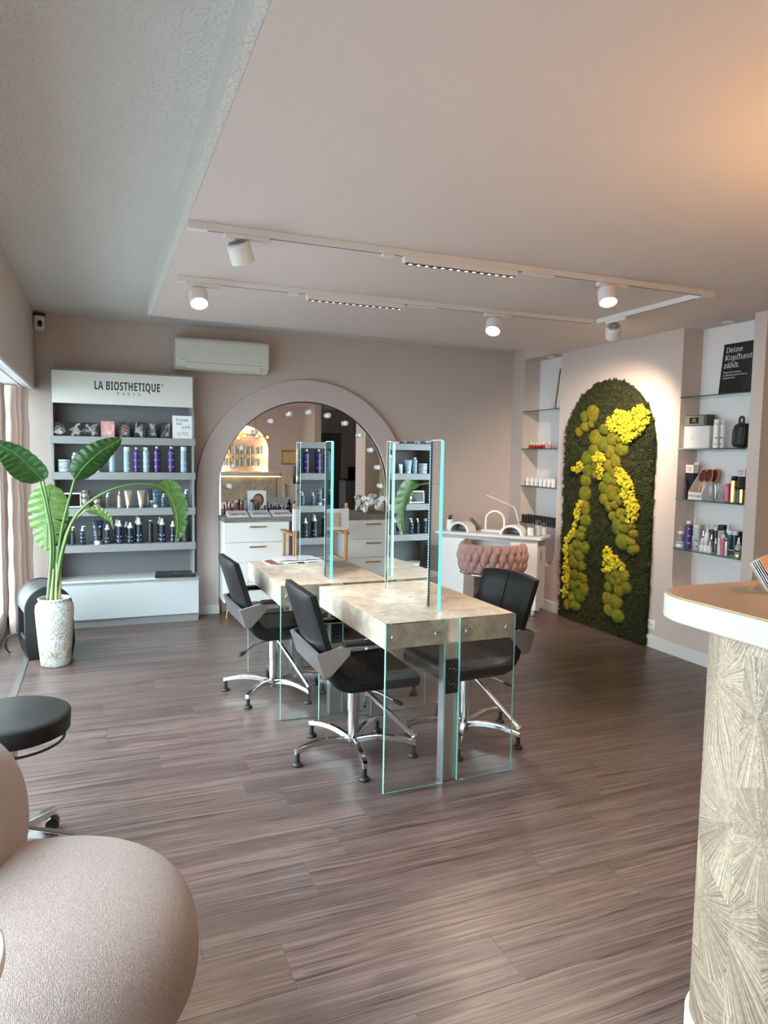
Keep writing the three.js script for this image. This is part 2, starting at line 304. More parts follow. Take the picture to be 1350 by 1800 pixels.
// ---------------------------------------------------------------- ceiling track with spots
const trackWhite = std({ color: lin(0.74, 0.70, 0.68), roughness: 0.4 });
{
  const t = thing('lighting_track', 'white lighting track on the dropped ceiling, two runs and a cross piece', 'track light', [0, HC, 0]);
  const run = (x0, x1, z0, z1) => { const w = Math.abs(x1 - x0) + 0.036, d = Math.abs(z1 - z0) + 0.036; return [B(w, 0.03, d, (x0 + x1) / 2, -0.015, (z0 + z1) / 2, 0.002)]; };
  const slot = std({ color: lin(0.25, 0.23, 0.22), roughness: 0.6 });
  const rail = (a) => { const m = M('rail', run(...a), trackWhite, t); const w = Math.abs(a[1] - a[0]), d = Math.abs(a[3] - a[2]); M('slot', B(w > d ? w - 0.1 : 0.012, 0.002, w > d ? 0.012 : d - 0.1, (a[0] + a[1]) / 2, -0.0305, (a[2] + a[3]) / 2, 0), slot, m); };
  rail([0.38, 3.30, -3.175, -3.175]); rail([0.43, 3.30, -4.165, -4.165]); rail([3.283, 3.283, -3.22, -4.12]);
  for (const [x, z] of [[0.40, -3.175], [3.283, -3.175], [3.283, -4.165], [0.45, -4.165]]) M('end_cap', B(0.085, 0.033, 0.04, x, -0.0165, z, 0.002), trackWhite, t);
}
function spotHead(px, py, trackZ, aim, power, alongZ, label, cone = 0.62) {
  const p = alongZ ? atX(px, py, trackZ) : atZ(px, py, trackZ), t = thing('track_spotlight', label, 'spotlight', [p.x, HC - 0.03, p.z], 0, 'spots on the ceiling track');
  const drop = HC - 0.03 - p.y, dir = V(...aim).sub(p).normalize(), q = new THREE.Quaternion().setFromUnitVectors(V(0, -1, 0), dir), at = (g) => g.applyQuaternion(q).translate(0, -drop, 0);
  M('adapter', alongZ ? B(0.028, 0.02, 0.2, 0, -0.01, 0.03, 0.003) : B(0.2, 0.02, 0.028, 0.03, -0.01, 0, 0.003), trackWhite, t);
  M('stem', [rod(V(0, -0.01, 0), V(0, -drop, 0), 0.006), C(0.012, 0.012, 0.014, 0, -drop + 0.02, 0)], trackWhite, t);
  M('housing', at(L([[0.0, 0.036], [0.04, 0.036], [0.05, 0.03], [0.052, 0.02], [0.052, -0.05], [0.048, -0.052], [0.046, -0.046], [0.0, -0.04]], 32)), trackWhite, t);
  const fins = []; for (let k = 0; k < 16; k++) { const a = k / 16 * 2 * PI; fins.push(B(0.028, 0.006, 0.004, 0.026, 0.0385, 0, 0).rotateY(a)); }
  M('fin_ring', at(join(fins)), std({ color: lin(0.3, 0.29, 0.29), roughness: 0.5 }), t);
  const lens = M('lamp_lens', at(C(0.041, 0.041, 0.004, 0, -0.0505, 0, 28)), std({ color: lin(0.9, 0.88, 0.84), emissive: lin(1, 0.9, 0.78), emissiveIntensity: 5 }), t);
  const l = new THREE.SpotLight(WARM, power, 0, cone, 0.75); l.position.copy(V(0, -drop, 0).addScaledVector(dir, 0.075)); l.target.position.copy(V(0, -drop, 0).addScaledVector(dir, 1.2));
  l.castShadow = true; l.shadow.radius = 2; t.add(l, l.target);
}
const SPOT = 4.2;
spotHead(422, 441, -3.175, [1.25, 0.75, -3.9], SPOT, false, 'white cylinder spot tilted sideways near the open end of the front track');
spotHead(349, 522, -4.165, [0.55, 0.4, -2.9], SPOT, false, 'white cylinder spot facing out near the open end of the rear track');
spotHead(1068, 518, -3.175, [2.15, 0.0, -2.2], SPOT, false, 'white cylinder spot shining down near the corner of the front track');
spotHead(868, 572, -4.165, [1.75, 0.75, -3.4], SPOT, false, 'white cylinder spot shining down towards the tables from the rear track');
spotHead(1078, 581, 3.283, [4.05, 1.25, -5.0], SPOT * 2.5, true, 'white cylinder spot seen from its finned back, aimed at the moss arch', 0.78);
// louvred light bars in the track
function louvreBar(x0, x1, z, label) {
  const w = x1 - x0, t = thing('louvre_light_bar', label, 'ceiling light', [(x0 + x1) / 2, HC - 0.03, z], 0, 'louvred bars in the ceiling track');
  M('housing', B(w + 0.02, 0.03, 0.036, 0, -0.015, 0, 0.002), trackWhite, t);
  const n = 14, cell = w / n, dark = std({ color: lin(0.02, 0.02, 0.02), roughness: 0.2 }), lamp = std({ color: lin(0.9, 0.9, 0.85), emissive: lin(1, 0.9, 0.78), emissiveIntensity: 1.2 });
  for (let k = 0; k < n; k++) { const c = M('louvre_cell', B(cell * 0.86, 0.004, 0.026, -w / 2 + cell * (k + 0.5), -0.031, 0, 0.001), dark, t); M('lamp_dot', B(cell * 0.3, 0.002, 0.012, -w / 2 + cell * (k + 0.62), -0.0335, 0, 0), lamp, c); }
  M('driver_box', B(0.06, 0.014, 0.03, -w / 2 - 0.09, -0.007, 0, 0.003), trackWhite, t); M('feed_box', B(0.2, 0.01, 0.03, w / 2 + 0.14, -0.005, 0, 0.003), trackWhite, t);
}
louvreBar(1.37, 1.98, -3.175, 'white louvred light bar in the front track run');
louvreBar(1.17, 1.78, -4.165, 'white louvred light bar in the rear track run');
// niche downlights
function downlight(x, y, z, label, power) {
  const t = thing('niche_downlight', label, 'downlight', [x, y, z]);
  M('ring', new THREE.TorusGeometry(0.036, 0.006, 8, 28).rotateX(PI / 2).translate(0, -0.003, 0), white, t);
  M('lamp_lens', C(0.033, 0.033, 0.004, 0, -0.005, 0), std({ color: lin(0.8, 0.8, 0.8), emissive: lin(1, 0.92, 0.85), emissiveIntensity: power > 0 ? 2 : 0.0 }), t);
  if (power > 0) { const l = new THREE.SpotLight(WARM, power, 0, 0.9, 0.8); l.position.set(0, -0.02, 0); l.target.position.set(0, -1, 0); l.castShadow = true; l.shadow.radius = 1.5; t.add(l, l.target); }
}
downlight(4.15, HC, -3.81, 'round downlight in the ceiling above the poster board', 0);
downlight(4.15, 2.49, -5.93, 'round downlight in the top of the niche with the picture frame', 0);
// brass pendant over the counter, outside the frame but mirrored in the arch
{
  const t = thing('globe_pendant', 'brass pendant lamp with amber glass globes above the counter', 'pendant lamp', [2.45, HC, -1.25]);
  M('canopy', C(0.06, 0.06, 0.025, 0, -0.025, 0), brass, t);
  M('cord', rod(V(0, 0, 0), V(0, -0.66, 0), 0.003), black, t);
  M('bar', rod(V(-0.36, -0.66, 0.02), V(0.22, -0.72, -0.02), 0.008), brass, t);
  const amber = phy({ color: lin(1, 0.85, 0.55), roughness: 0.02, transmission: 1, thickness: 0, ior: 1.4 });
  for (const [x, y, z] of [[-0.34, -0.60, 0], [-0.18, -0.70, 0.06], [0.02, -0.70, 0], [0.2, -0.72, 0], [-0.3, -0.74, -0.05]]) {
    M('globe', S(0.055, x, y, z, 1, 1, 1, 20), amber, t);
    M('lamp_bulb', S(0.02, x, y, z), std({ color: lin(1, 0.8, 0.5), emissive: lin(1, 0.66, 0.32), emissiveIntensity: 8 }), t);
    const l = new THREE.PointLight(GOLD, 0.35); l.position.set(x, y, z); l.castShadow = true; t.add(l);
  }
}
// ---------------------------------------------------------------- styling tables with mirror dividers
const stone = std({ map: stoneTex, roughness: 0.42, color: lin(1, 1, 1) });
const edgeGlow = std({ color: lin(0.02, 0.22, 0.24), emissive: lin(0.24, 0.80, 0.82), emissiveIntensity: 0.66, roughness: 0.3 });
const edgePale = std({ color: lin(0.5, 0.85, 0.78), roughness: 0.15 });
const glassEdge = phy({ color: lin(0.42, 0.80, 0.72), roughness: 0.08, transmission: 0.5, thickness: 0 });
const TOP = 0.765;
function sheet(w, h, t, parent, x, y, z, turn, nm = 'glass_leg') {   // a glass sheet with green polished edges
  const g = M(nm, B(w, h, t, 0, 0, 0, 0), thickGlass, parent); g.position.set(x, y, z); g.rotation.y = turn;
  M('polished_edge', [B(0.0016, h, t + 0.0006, -w / 2 - 0.0008, 0, 0, 0), B(0.0016, h, t + 0.0006, w / 2 + 0.0008, 0, 0, 0), B(w, 0.0016, t, 0, -h / 2 + 0.0006, 0, 0)], glassEdge, g);
  return g;
}
function stylingTable(x0, x1, z0, z1, where, turn = 0) {   // z1 nearer the camera
  const cx = (x0 + x1) / 2, cz = (z0 + z1) / 2, w = x1 - x0, d = z1 - z0, th = 0.115;
  const t = thing('styling_table', 'stone-look styling table on clear glass legs, ' + where, 'table', [cx, 0, cz], turn);
  M('table_top', uvm(B(w, th, d, 0, TOP - th / 2, 0, 0.003)), stone, t);
  const pw = w * 0.445;
  for (const e of [1, -1]) for (const s of [-1, 1]) {
    const x = s * (w / 2 - pw / 2), z = e * (d / 2 + 0.0085);
    const g = sheet(pw - 0.004, TOP - 0.004, 0.014, t, x, TOP / 2, z, 0);
    for (const k of [-1, 1]) M('fixing_bolt', [C(0.0115, 0.0115, 0.012, 0, -0.006, 0, 20).rotateX(PI / 2).translate(k * pw * 0.36, TOP / 2 - th * 0.55, e * 0.011), new THREE.TorusGeometry(0.0155, 0.0025, 6, 20).translate(k * pw * 0.36, TOP / 2 - th * 0.55, e * 0.0085)], steel, g);
  }
  for (const e of [1, -1]) {
    const p = M('steel_post', B(0.085, TOP - th - 0.002, 0.05, 0.005, (TOP - th) / 2, e * (d / 2 - 0.028), 0.002), steel, t);
    const sk = M('socket_plate', B(0.066, 0.16, 0.01, 0.005, 0.495, e * (d / 2 + 0.001), 0.006, 2), black, p);
    if (e > 0) M('socket_well', [-0.036, 0.036].map((y) => new THREE.TorusGeometry(0.021, 0.003, 8, 24).translate(0.005, 0.495 + y, d / 2 + 0.007)), blackGloss, p);
    if (e > 0) M('socket_pin', [-0.036, 0.036].flatMap((y) => [-0.008, 0.008].map((x) => S(0.0028, 0.005 + x, 0.495 + y, d / 2 + 0.0062))), steel, p);
  }
  return t;
}
stylingTable(1.127, 1.79, -3.705, -2.79, 'with the mirror nearer the moss wall', 0.02);
stylingTable(0.912, 1.562, -4.69, -3.775, 'with magazines lying on it');
function divider(x, z0, z1, m0, m1, y1, label, turn) {   // glass sheet with a mirror in the middle and a lit front edge
  const h = y1 - TOP, y = TOP + h / 2, t = thing('mirror_divider', label, 'mirror', [x, TOP, (z0 + z1) / 2], turn), cz = (z0 + z1) / 2;
  const th = 0.012, loc = (a) => a - cz;
  M('glass_sheet', [B(th, h, m0 - z0, 0, h / 2, loc((z0 + m0) / 2), 0)], thickGlass, t);
  M('glass_sheet', [B(th, h, z1 - m1, 0, h / 2, loc((z1 + m1) / 2), 0)], thickGlass, t);
  M('mirror_panel', B(th + 0.002, h - 0.002, m1 - m0, 0, h / 2, loc((m0 + m1) / 2), 0), mirrorMat, t);
  M('glowing_edge', B(th + 0.004, h, 0.004, 0, h / 2, loc(z1 + 0.002), 0.001), edgeGlow, t, 'turquoise glass edge with its glow put into the material');  // bare glass edge, no lamp: light guided from the dots is painted as emission
  M('pale_edge', [B(th + 0.001, h, 0.003, 0, h / 2, loc(z0 - 0.0015), 0), B(th, 0.003, m0 - z0, 0, h + 0.0015, loc((z0 + m0) / 2), 0), B(th, 0.003, z1 - m1, 0, h + 0.0015, loc((m1 + z1) / 2), 0)], edgePale, t);
  const strip = M('light_strip', B(th + 0.006, h - 0.01, 0.010, 0, h / 2, loc(m1), 0.001), std({ color: lin(0.03, 0.10, 0.12), roughness: 0.3 }), t);
  const dots = []; for (let k = 0; k < 56; k++) dots.push(B(th + 0.0075, 0.005, 0.004, 0, 0.06 + k * (h - 0.08) / 56, loc(m1), 0));
  M('light_dots', dots, std({ color: lin(0.5, 0.9, 0.9), emissive: lin(0.5, 0.95, 0.95), emissiveIntensity: 1.6 }), strip);
  M('mirror_edge', B(th + 0.003, h, 0.005, 0, h / 2, loc(m0), 0), edgePale, t);
  for (const s of [1]) { const l = new THREE.RectAreaLight(COOL, 1.0, th, h); l.position.set(0, h / 2, loc(z1) + 0.012); l.lookAt(l.position.x, h / 2, loc(z1) + 5); l.rotation.set(0, PI, 0); t.add(l); }  // area light added to carry the painted edge glow outward
}
divider(1.461, -3.555, -2.928, -3.515, -3.032, 1.568, 'glass mirror divider with turquoise glowing edge on the table nearer the moss wall', 0.024);
divider(1.237, -4.62, -3.895, -4.52, -3.997, 1.568, 'glass mirror divider with turquoise glowing edge on the table with magazines', 0.022);
// magazines
{
  const page = (hue) => std({ map: canvasTex(256, 180, (c, w, h) => { c.fillStyle = '#eceaf0'; c.fillRect(0, 0, w, h); c.fillStyle = hue[0]; c.fillRect(8, 20, 70, 150); c.fillStyle = hue[1]; c.fillRect(140, 8, 100, 70); c.fillStyle = '#b9bcd2'; for (let i = 0; i < 9; i++) c.fillRect(92, 92 + i * 9, 140 - (i * 37) % 50, 4); }), roughness: 0.35 });
  const mag = (x, z, w, d, turn, y, hue, label) => { const t = thing('magazine', label, 'magazine', [x, TOP + y, z], turn, 'magazines on the table'); const g = new THREE.PlaneGeometry(w, d, 20, 1).rotateX(-PI / 2), p = g.attributes.position; for (let i = 0; i < p.count; i++) { const u = p.getX(i) / w + 0.5; p.setY(i, 0.006 + 0.008 * Math.abs(Math.sin(u * PI * 2))); } g.computeVertexNormals(); M('open_page', g, page(hue), t); M('paper_block', B(w * 0.98, 0.005, d * 0.97, 0, 0.0026, 0, 0.001), white, t); };
  mag(1.10, -4.56, 0.19, 0.2, 0.1, 0.001, ['#7d4a3e', '#c9b7c6'], 'glossy magazine with a brown picture, lying under an open one');
  mag(1.25, -4.6, 0.36, 0.2, -0.06, 0.012, ['#d9d2e2', '#cf5a52'], 'open glossy magazine with pale pages and a red spot');
}
// ---------------------------------------------------------------- styling chairs
function stylingChair(pos, turn, legTurn, leverTurn, label) {
  const t = thing('styling_chair', label, 'chair', pos, turn, 'black styling chairs at the tables');
  const W = 0.45;
  for (let k = 0; k < 5; k++) {   // five arms of the base, each with a glide
    const a = legTurn + k * 2 * PI / 5 - turn * -1;
    const s = new THREE.Shape(); s.moveTo(0.02, 0.085); s.quadraticCurveTo(0.16, 0.128, 0.315, 0.083); s.lineTo(0.315, 0.058); s.quadraticCurveTo(0.17, 0.10, 0.02, 0.055); s.closePath();
    const g = ext(s, 0.026, 0.004, 2, [], 14).rotateY(-a), leg = M('leg', g, chrome, t);
    const fx = Math.cos(a) * 0.302, fz = Math.sin(a) * 0.302;
    M('glide', [C(0.011, 0.011, 0.058, fx, 0.012, fz, 14), L([[0, 0], [0.026, 0], [0.026, 0.008], [0.014, 0.02], [0, 0.02]], 18).translate(fx, 0, fz)], black, leg);
  }
  M('column', L([[0.0, 0.04], [0.022, 0.04], [0.026, 0.10], [0.028, 0.20], [0.028, 0.22], [0.031, 0.225], [0.032, 0.33], [0.04, 0.365], [0, 0.365]], 28), chrome, t);
  const la = legTurn + turn, ex = Math.cos(la) * 0.30, ez = Math.sin(la) * 0.30;
  const bar = M('foot_bar', rod(V(ex * 0.12, 0.345, ez * 0.12), V(ex, 0.11, ez), 0.0125, 16), chrome, t);
  const bd = V(ex * 0.88, -0.235, ez * 0.88).normalize(), endq = new THREE.Quaternion().setFromUnitVectors(V(0, 1, 0), bd);
  M('end_cap', L([[0, 0], [0.015, 0], [0.017, 0.004], [0.017, 0.014], [0.012, 0.016], [0, 0.013]], 20).applyQuaternion(endq).translate(ex, 0.11, ez), steel, bar);
  const va = leverTurn + turn, vx = Math.cos(va), vz = Math.sin(va);
  const lever = M('lever', T([V(vx * 0.03, 0.335, vz * 0.03), V(vx * 0.12, 0.325, vz * 0.12), V(vx * 0.2, 0.295, vz * 0.2)], 0.006, 12, 8), chrome, t);
  M('lever_grip', S(0.03, 0, 0, 0, 1, 0.35, 0.62, 14).rotateZ(-0.35).rotateY(-va).translate(vx * 0.225, 0.285, vz * 0.225), black, lever);
  M('seat_plate', B(0.2, 0.02, 0.2, 0, 0.372, 0, 0.004), steel, t);
  // seat pan that bends up into the back
  const s = new THREE.Shape(); s.moveTo(0.25, 0.385); s.quadraticCurveTo(0.275, 0.40, 0.265, 0.435); s.quadraticCurveTo(0.255, 0.462, 0.22, 0.465); s.lineTo(-0.04, 0.452); s.quadraticCurveTo(-0.125, 0.45, -0.15, 0.535); s.lineTo(-0.205, 0.525); s.quadraticCurveTo(-0.195, 0.40, -0.085, 0.383); s.closePath();
  const seat = M('seat', uvm(ext(s, W, 0.022, 3, [], 14)), leather, t);
  M('seam', T([V(0.2, 0.4665, -W / 2 + 0.05), V(-0.05, 0.4535, -W / 2 + 0.05), V(-0.05, 0.4535, W / 2 - 0.05), V(0.2, 0.4665, W / 2 - 0.05)], 0.0022, 40, 5), leather, seat);
  // back cushion: slightly hollow, rounded at the top
  const bg = new THREE.BoxGeometry(0.056, 0.42, W, 4, 14, 14), p = bg.attributes.position;
  for (let i = 0; i < p.count; i++) {
    let x = p.getX(i), y = p.getY(i), z = p.getZ(i); const zz = z / (W / 2), yy = (y + 0.21) / 0.42;
    y -= 0.016 * zz * zz * yy; z *= 1 - 0.06 * (1 - yy);
    const edge = Math.max(Math.abs(zz), yy > 0.5 ? yy * 2 - 1 : 0); x *= 1 - 0.45 * Math.max(0, edge - 0.86) / 0.14;
    x += 0.024 * zz * zz - 0.02 * Math.sin(yy * PI) * 0;
    p.setXYZ(i, x - 0.176 - 0.265 * yy * 0.48, 0.455 + yy * 0.42 + (y - (-0.21 + yy * 0.42)), z);
  }
  bg.computeVertexNormals();
  const back = M('backrest', uvm(bg), leather, t);
  M('back_seam', rod(V(-0.153, 0.48, 0), V(-0.268, 0.865, 0), 0.002, 6), leather, back);
  // brushed bracket behind the back and up to the arms
  M('back_bracket', ext([[-0.268, 0.592], [-0.254, 0.600], [-0.217, 0.492], [-0.231, 0.482]], W + 0.02, 0.002), steel, t);
  for (const sd of [-1, 1]) {
    const z = sd * (W / 2 + 0.012);
    const arm = M('arm_bracket', ext([[-0.266, 0.592], [-0.230, 0.482], [-0.196, 0.484], [-0.105, 0.578], [-0.10, 0.618], [-0.155, 0.618]], 0.007, 0.001).translate(0, 0, z), steel, t);
    M('arm_rail', B(0.29, 0.008, 0.03, -0.01, 0.614, z, 0.002), steel, arm);
    M('arm_pad', B(0.28, 0.022, 0.042, 0.0, 0.629, z, 0.01, 3), leather, arm);
  }
  return t;
}
const D = (x) => x * PI / 180;
// angles of the base run from x towards z
stylingChair([1.155, 0, -3.228], 0, D(27), D(35), 'black leather styling chair showing its steel back bracket, lever under its front corner');
stylingChair([0.985, 0, -4.25], D(2), D(60), D(160), 'black leather styling chair next to the white drawers of the arch, lever sticking out behind');
stylingChair([1.79, 0, -3.235], PI + D(6), D(52), D(20), 'black leather styling chair with stitched back, between the glass table end and the moss wall');
stylingChair([1.575, 0, -4.13], PI, D(40), D(-60), 'black leather styling chair tucked in behind the mirror divider, back to the manicure desk');
// ---------------------------------------------------------------- bottles, cans, tubes and jars
const plastic = (r, g, b, o = {}) => std({ color: lin(r, g, b), roughness: 0.32, ...o });
const P = {
  blue: plastic(0.30, 0.42, 0.52), purple: plastic(0.055, 0.018, 0.16, { roughness: 0.2 }), navy: plastic(0.012, 0.026, 0.055), teal: plastic(0.03, 0.12, 0.2), sky: plastic(0.45, 0.56, 0.62), champagne: plastic(0.5, 0.42, 0.32, { roughness: 0.25, metalness: 0.6 }),
  char: plastic(0.035, 0.04, 0.045), brown: plastic(0.05, 0.04, 0.04, { roughness: 0.15, metalness: 0.4 }), white: plastic(0.78, 0.78, 0.78), silver: std({ color: lin(0.7, 0.7, 0.72), roughness: 0.18, metalness: 1 }), pink: plastic(0.62, 0.12, 0.2), grey: plastic(0.16, 0.19, 0.21), red: plastic(0.32, 0.012, 0.02, { roughness: 0.12 }), gold: std({ color: lin(0.75, 0.55, 0.22), roughness: 0.25, metalness: 1 }), black, clear: clearPlastic,
};
// printed label: the texture goes round the body of a lathed bottle
const labelled = (base, ink, sd) => std({ roughness: 0.32, map: canvasTex(256, 256, (c, w, h) => {
  c.fillStyle = base; c.fillRect(0, 0, w, h); c.fillStyle = ink; let s = sd; const q = () => (s = (Math.imul(s, 1103515245) + 12345) >>> 0) / 4294967296;
  for (let k = 0; k < 4; k++) { const x = 4 + k * 64; c.fillRect(x + 8, 64, 30, 9); c.fillRect(x + 14, 78, 18, 5); for (let i = 0; i < 5; i++) c.fillRect(x + 6 + q() * 6, 130 + i * 14, 18 + q() * 18, 3); c.fillRect(x + 8, 222, 12, 5); c.fillRect(x + 26, 222, 14, 5); }
}) });
P.navyPrint = labelled('#16263c', '#c9d2dc', 4); P.bluePrint = labelled('#93a9bb', '#e4ebf0', 5); P.tealPrint = labelled('#2b5672', '#d3dfe6', 6); P.purplePrint = labelled('#3a1c68', '#a68fc8', 7); P.whitePrint = labelled('#e6e4e2', '#6a6a70', 8); P.clearPrint = labelled('#b9bcc0', '#4c5056', 9);
const K = {   // each builder adds its parts to a group standing on y = 0
  can(t, r, h, m, cap) { M('body', L([[0, 0], [r * 0.94, 0], [r, 0.004], [r, h * 0.80], [r * 0.93, h * 0.84], [r * 0.62, h * 0.885], [0, h * 0.885]]), m, t); M('cap', L([[0, h * 0.87], [r * 0.6, h * 0.87], [r * 0.6, h * 0.98], [r * 0.5, h], [0, h]]), cap, t); },
  capped(t, r, h, m, cap) { M('body', L([[0, 0], [r * 0.94, 0], [r, 0.004], [r, h * 0.82], [r * 0.96, h * 0.835], [0, h * 0.835]]), m, t); M('cap', L([[0, h * 0.835], [r * 0.93, h * 0.835], [r * 0.93, h * 0.99], [r * 0.88, h], [0, h]]), cap, t); },
  pump(t, r, h, m, cap) { M('body', L([[0, 0], [r * 0.93, 0], [r, 0.004], [r, h * 0.64], [r * 0.9, h * 0.69], [r * 0.5, h * 0.72], [0, h * 0.72]]), m, t); const c = M('cap', L([[0, h * 0.71], [r * 0.55, h * 0.71], [r * 0.55, h * 0.82], [r * 0.3, h * 0.84], [r * 0.3, h * 0.93], [0, h * 0.93]]), cap, t); M('pump_nozzle', [B(r * 1.25, h * 0.06, r * 0.5, r * 0.32, h * 0.96, 0, 0.002)], cap, c); },
  spray(t, r, h, m, cap) { M('body', L([[0, 0], [r * 0.94, 0], [r, 0.004], [r, h * 0.7], [r * 0.92, h * 0.73], [0, h * 0.73]]), m, t); M('cap', L([[0, h * 0.73], [r * 0.95, h * 0.73], [r * 0.92, h * 0.8], [r * 0.5, h * 0.86], [r * 0.42, h], [0, h]]), cap, t); },
  tube(t, w, h, m, cap) { const g = new THREE.CylinderGeometry(w / 2, w * 0.36, h * 0.84, 24, 8, false), p = g.attributes.position; for (let i = 0; i < p.count; i++) { const f = p.getY(i) / (h * 0.84) + 0.5; p.setZ(i, p.getZ(i) * (1 - 0.93 * f)); } g.computeVertexNormals(); g.translate(0, h * 0.58, 0); M('body', [g, B(w, 0.012, 0.003, 0, h * 0.994, 0, 0.001)], m, t); M('cap', C(w * 0.33, w * 0.36, h * 0.17, 0, 0, 0), cap, t); },
  jar(t, r, h, m, cap) { M('body', L([[0, 0], [r * 0.95, 0], [r, 0.004], [r, h * 0.68], [0, h * 0.68]]), m, t); M('lid', L([[0, h * 0.68], [r * 1.03, h * 0.68], [r * 1.03, h * 0.97], [r, h], [0, h]]), cap, t); },
  polish(t, r, h, m, cap) { M('body', L([[0, 0], [r, 0], [r, h * 0.42], [r * 0.8, h * 0.48], [r * 0.4, h * 0.5], [0, h * 0.5]], 16), m, t); M('cap', L([[0, h * 0.5], [r * 0.55, h * 0.5], [r * 0.42, h], [0, h]], 14), cap, t); },
  dropper(t, r, h, m, cap) { M('body', L([[0, 0], [r * 0.95, 0], [r, 0.004], [r, h * 0.55], [r * 0.45, h * 0.62], [0, h * 0.62]]), m, t); M('dropper_cap', L([[0, h * 0.62], [r * 0.5, h * 0.62], [r * 0.5, h * 0.76], [r * 0.3, h * 0.8], [r * 0.28, h * 0.97], [0, h]]), cap, t); },
};
const protos = new Map();
function put(kind, name, r, h, m, cap, pos, label, category, group, turn = rnd(-0.3, 0.3)) {
  const key = [kind, r.toFixed(4), h.toFixed(3), m, cap].join();
  const id = kind + r.toFixed(4) + h.toFixed(3) + Object.keys(P).find((k) => P[k] === m) + Object.keys(P).find((k) => P[k] === cap);
  if (protos.has(id)) { const o = protos.get(id).clone(); scene.add(o); o.name = numbered(name); o.position.set(...(pos.isVector3 ? pos.toArray() : pos)); o.rotation.y = turn; o.userData = { label, category }; if (group) o.userData.group = group; return o; }
  const t = thing(name, label, category, pos, turn, group); K[kind](t, r, h, m, cap); protos.set(id, t); return t;
}
// ---------------------------------------------------------------- grey display unit on the back wall
const unitGrey = std({ color: lin(0.27, 0.275, 0.28), roughness: 0.5 }), unitBack = std({ color: lin(0.185, 0.19, 0.195), roughness: 0.6 }), unitWhite = std({ color: lin(0.66, 0.665, 0.65), roughness: 0.35 });
const U = { x0: -0.372, x1: 0.765, zf: -6.32, zb: -6.598, s: [1.607, 1.312, 1.008, 0.702] };
{
  const t = thing('display_unit', 'tall grey display unit with white sign header, four shelves and low white cabinet', 'shelf unit', [(U.x0 + U.x1) / 2, 0, 0]), w = U.x1 - U.x0, d = U.zf - U.zb, zc = (U.zf + U.zb) / 2;
  M('back_panel', B(w - 0.02, 2.14, 0.012, 0, 1.07, U.zb + 0.006, 0), unitBack, t);
  for (const s of [-1, 1]) M('side_panel', B(0.016, 1.75, d - 0.03, s * (w / 2 - 0.012), 1.27, zc - 0.01, 0.001), unitGrey, t);
  M('top_panel', B(w + 0.004, 0.016, d - 0.02, 0, 2.142, zc - 0.01, 0.001), unitGrey, t);
  for (const y of U.s) M('shelf', B(w + 0.008, 0.062, d, 0, y - 0.031, zc, 0.002), unitGrey, t);
  const sign = M('sign_board', B(w - 0.03, 0.262, 0.02, 0, 2.006, U.zf - 0.02, 0.002), unitWhite, t);
  const txt = canvasTex(1024, 256, (c, W, H) => {
    c.fillStyle = '#d9dad5'; c.fillRect(0, 0, W, H); c.fillStyle = '#26282b'; c.textAlign = 'center';
    c.save(); c.translate(W * 0.522, 138); c.scale(0.62, 1.04); c.font = 'bold 92px sans-serif'; c.fillText('LA BIOSTHETIQUE', 0, 0); c.restore();
    c.font = '26px sans-serif'; c.fillText('\u00ae', W * 0.522 + 258, 88);
    c.font = '33px sans-serif'; let x = W * 0.53 - 78; for (const k of 'PARIS') { c.fillText(k, x, 178); x += 38; }
  });
  const pl = new THREE.PlaneGeometry(w - 0.034, 0.258); pl.translate(0, 2.006, U.zf - 0.0095);
  M('lettering', pl, std({ map: txt, roughness: 0.35 }), sign);
  // low cabinet
  const cab = M('cabinet_body', B(w + 0.03, 0.36, d - 0.02, 0, 0.205, zc - 0.012, 0.002), unitWhite, t); cab.position.x = 0.012;
  M('cabinet_door', B(w + 0.026, 0.293, 0.018, 0.012, 0.217, U.zf + 0.002, 0.002), std({ color: lin(0.60, 0.635, 0.65), roughness: 0.25 }), t);
  M('cabinet_top', B(w + 0.03, 0.018, d + 0.02, 0.012, 0.396, zc + 0.004, 0.002), unitWhite, t);
  M('plinth', B(w + 0.02, 0.068, d - 0.02, 0.012, 0.034, zc + 0.004, 0.001), unitGrey, t);
}
const onShelf = (px, i, dz = 0.05) => { const q = atZ(px, 900, U.zf - dz), y = U.s[i]; const k = atZ(px, 830, U.zf - dz), f = clamp((y - k.y) / (q.y - k.y), -9, 9); return [k.x + (q.x - k.x) * f, y, U.zf - dz]; };
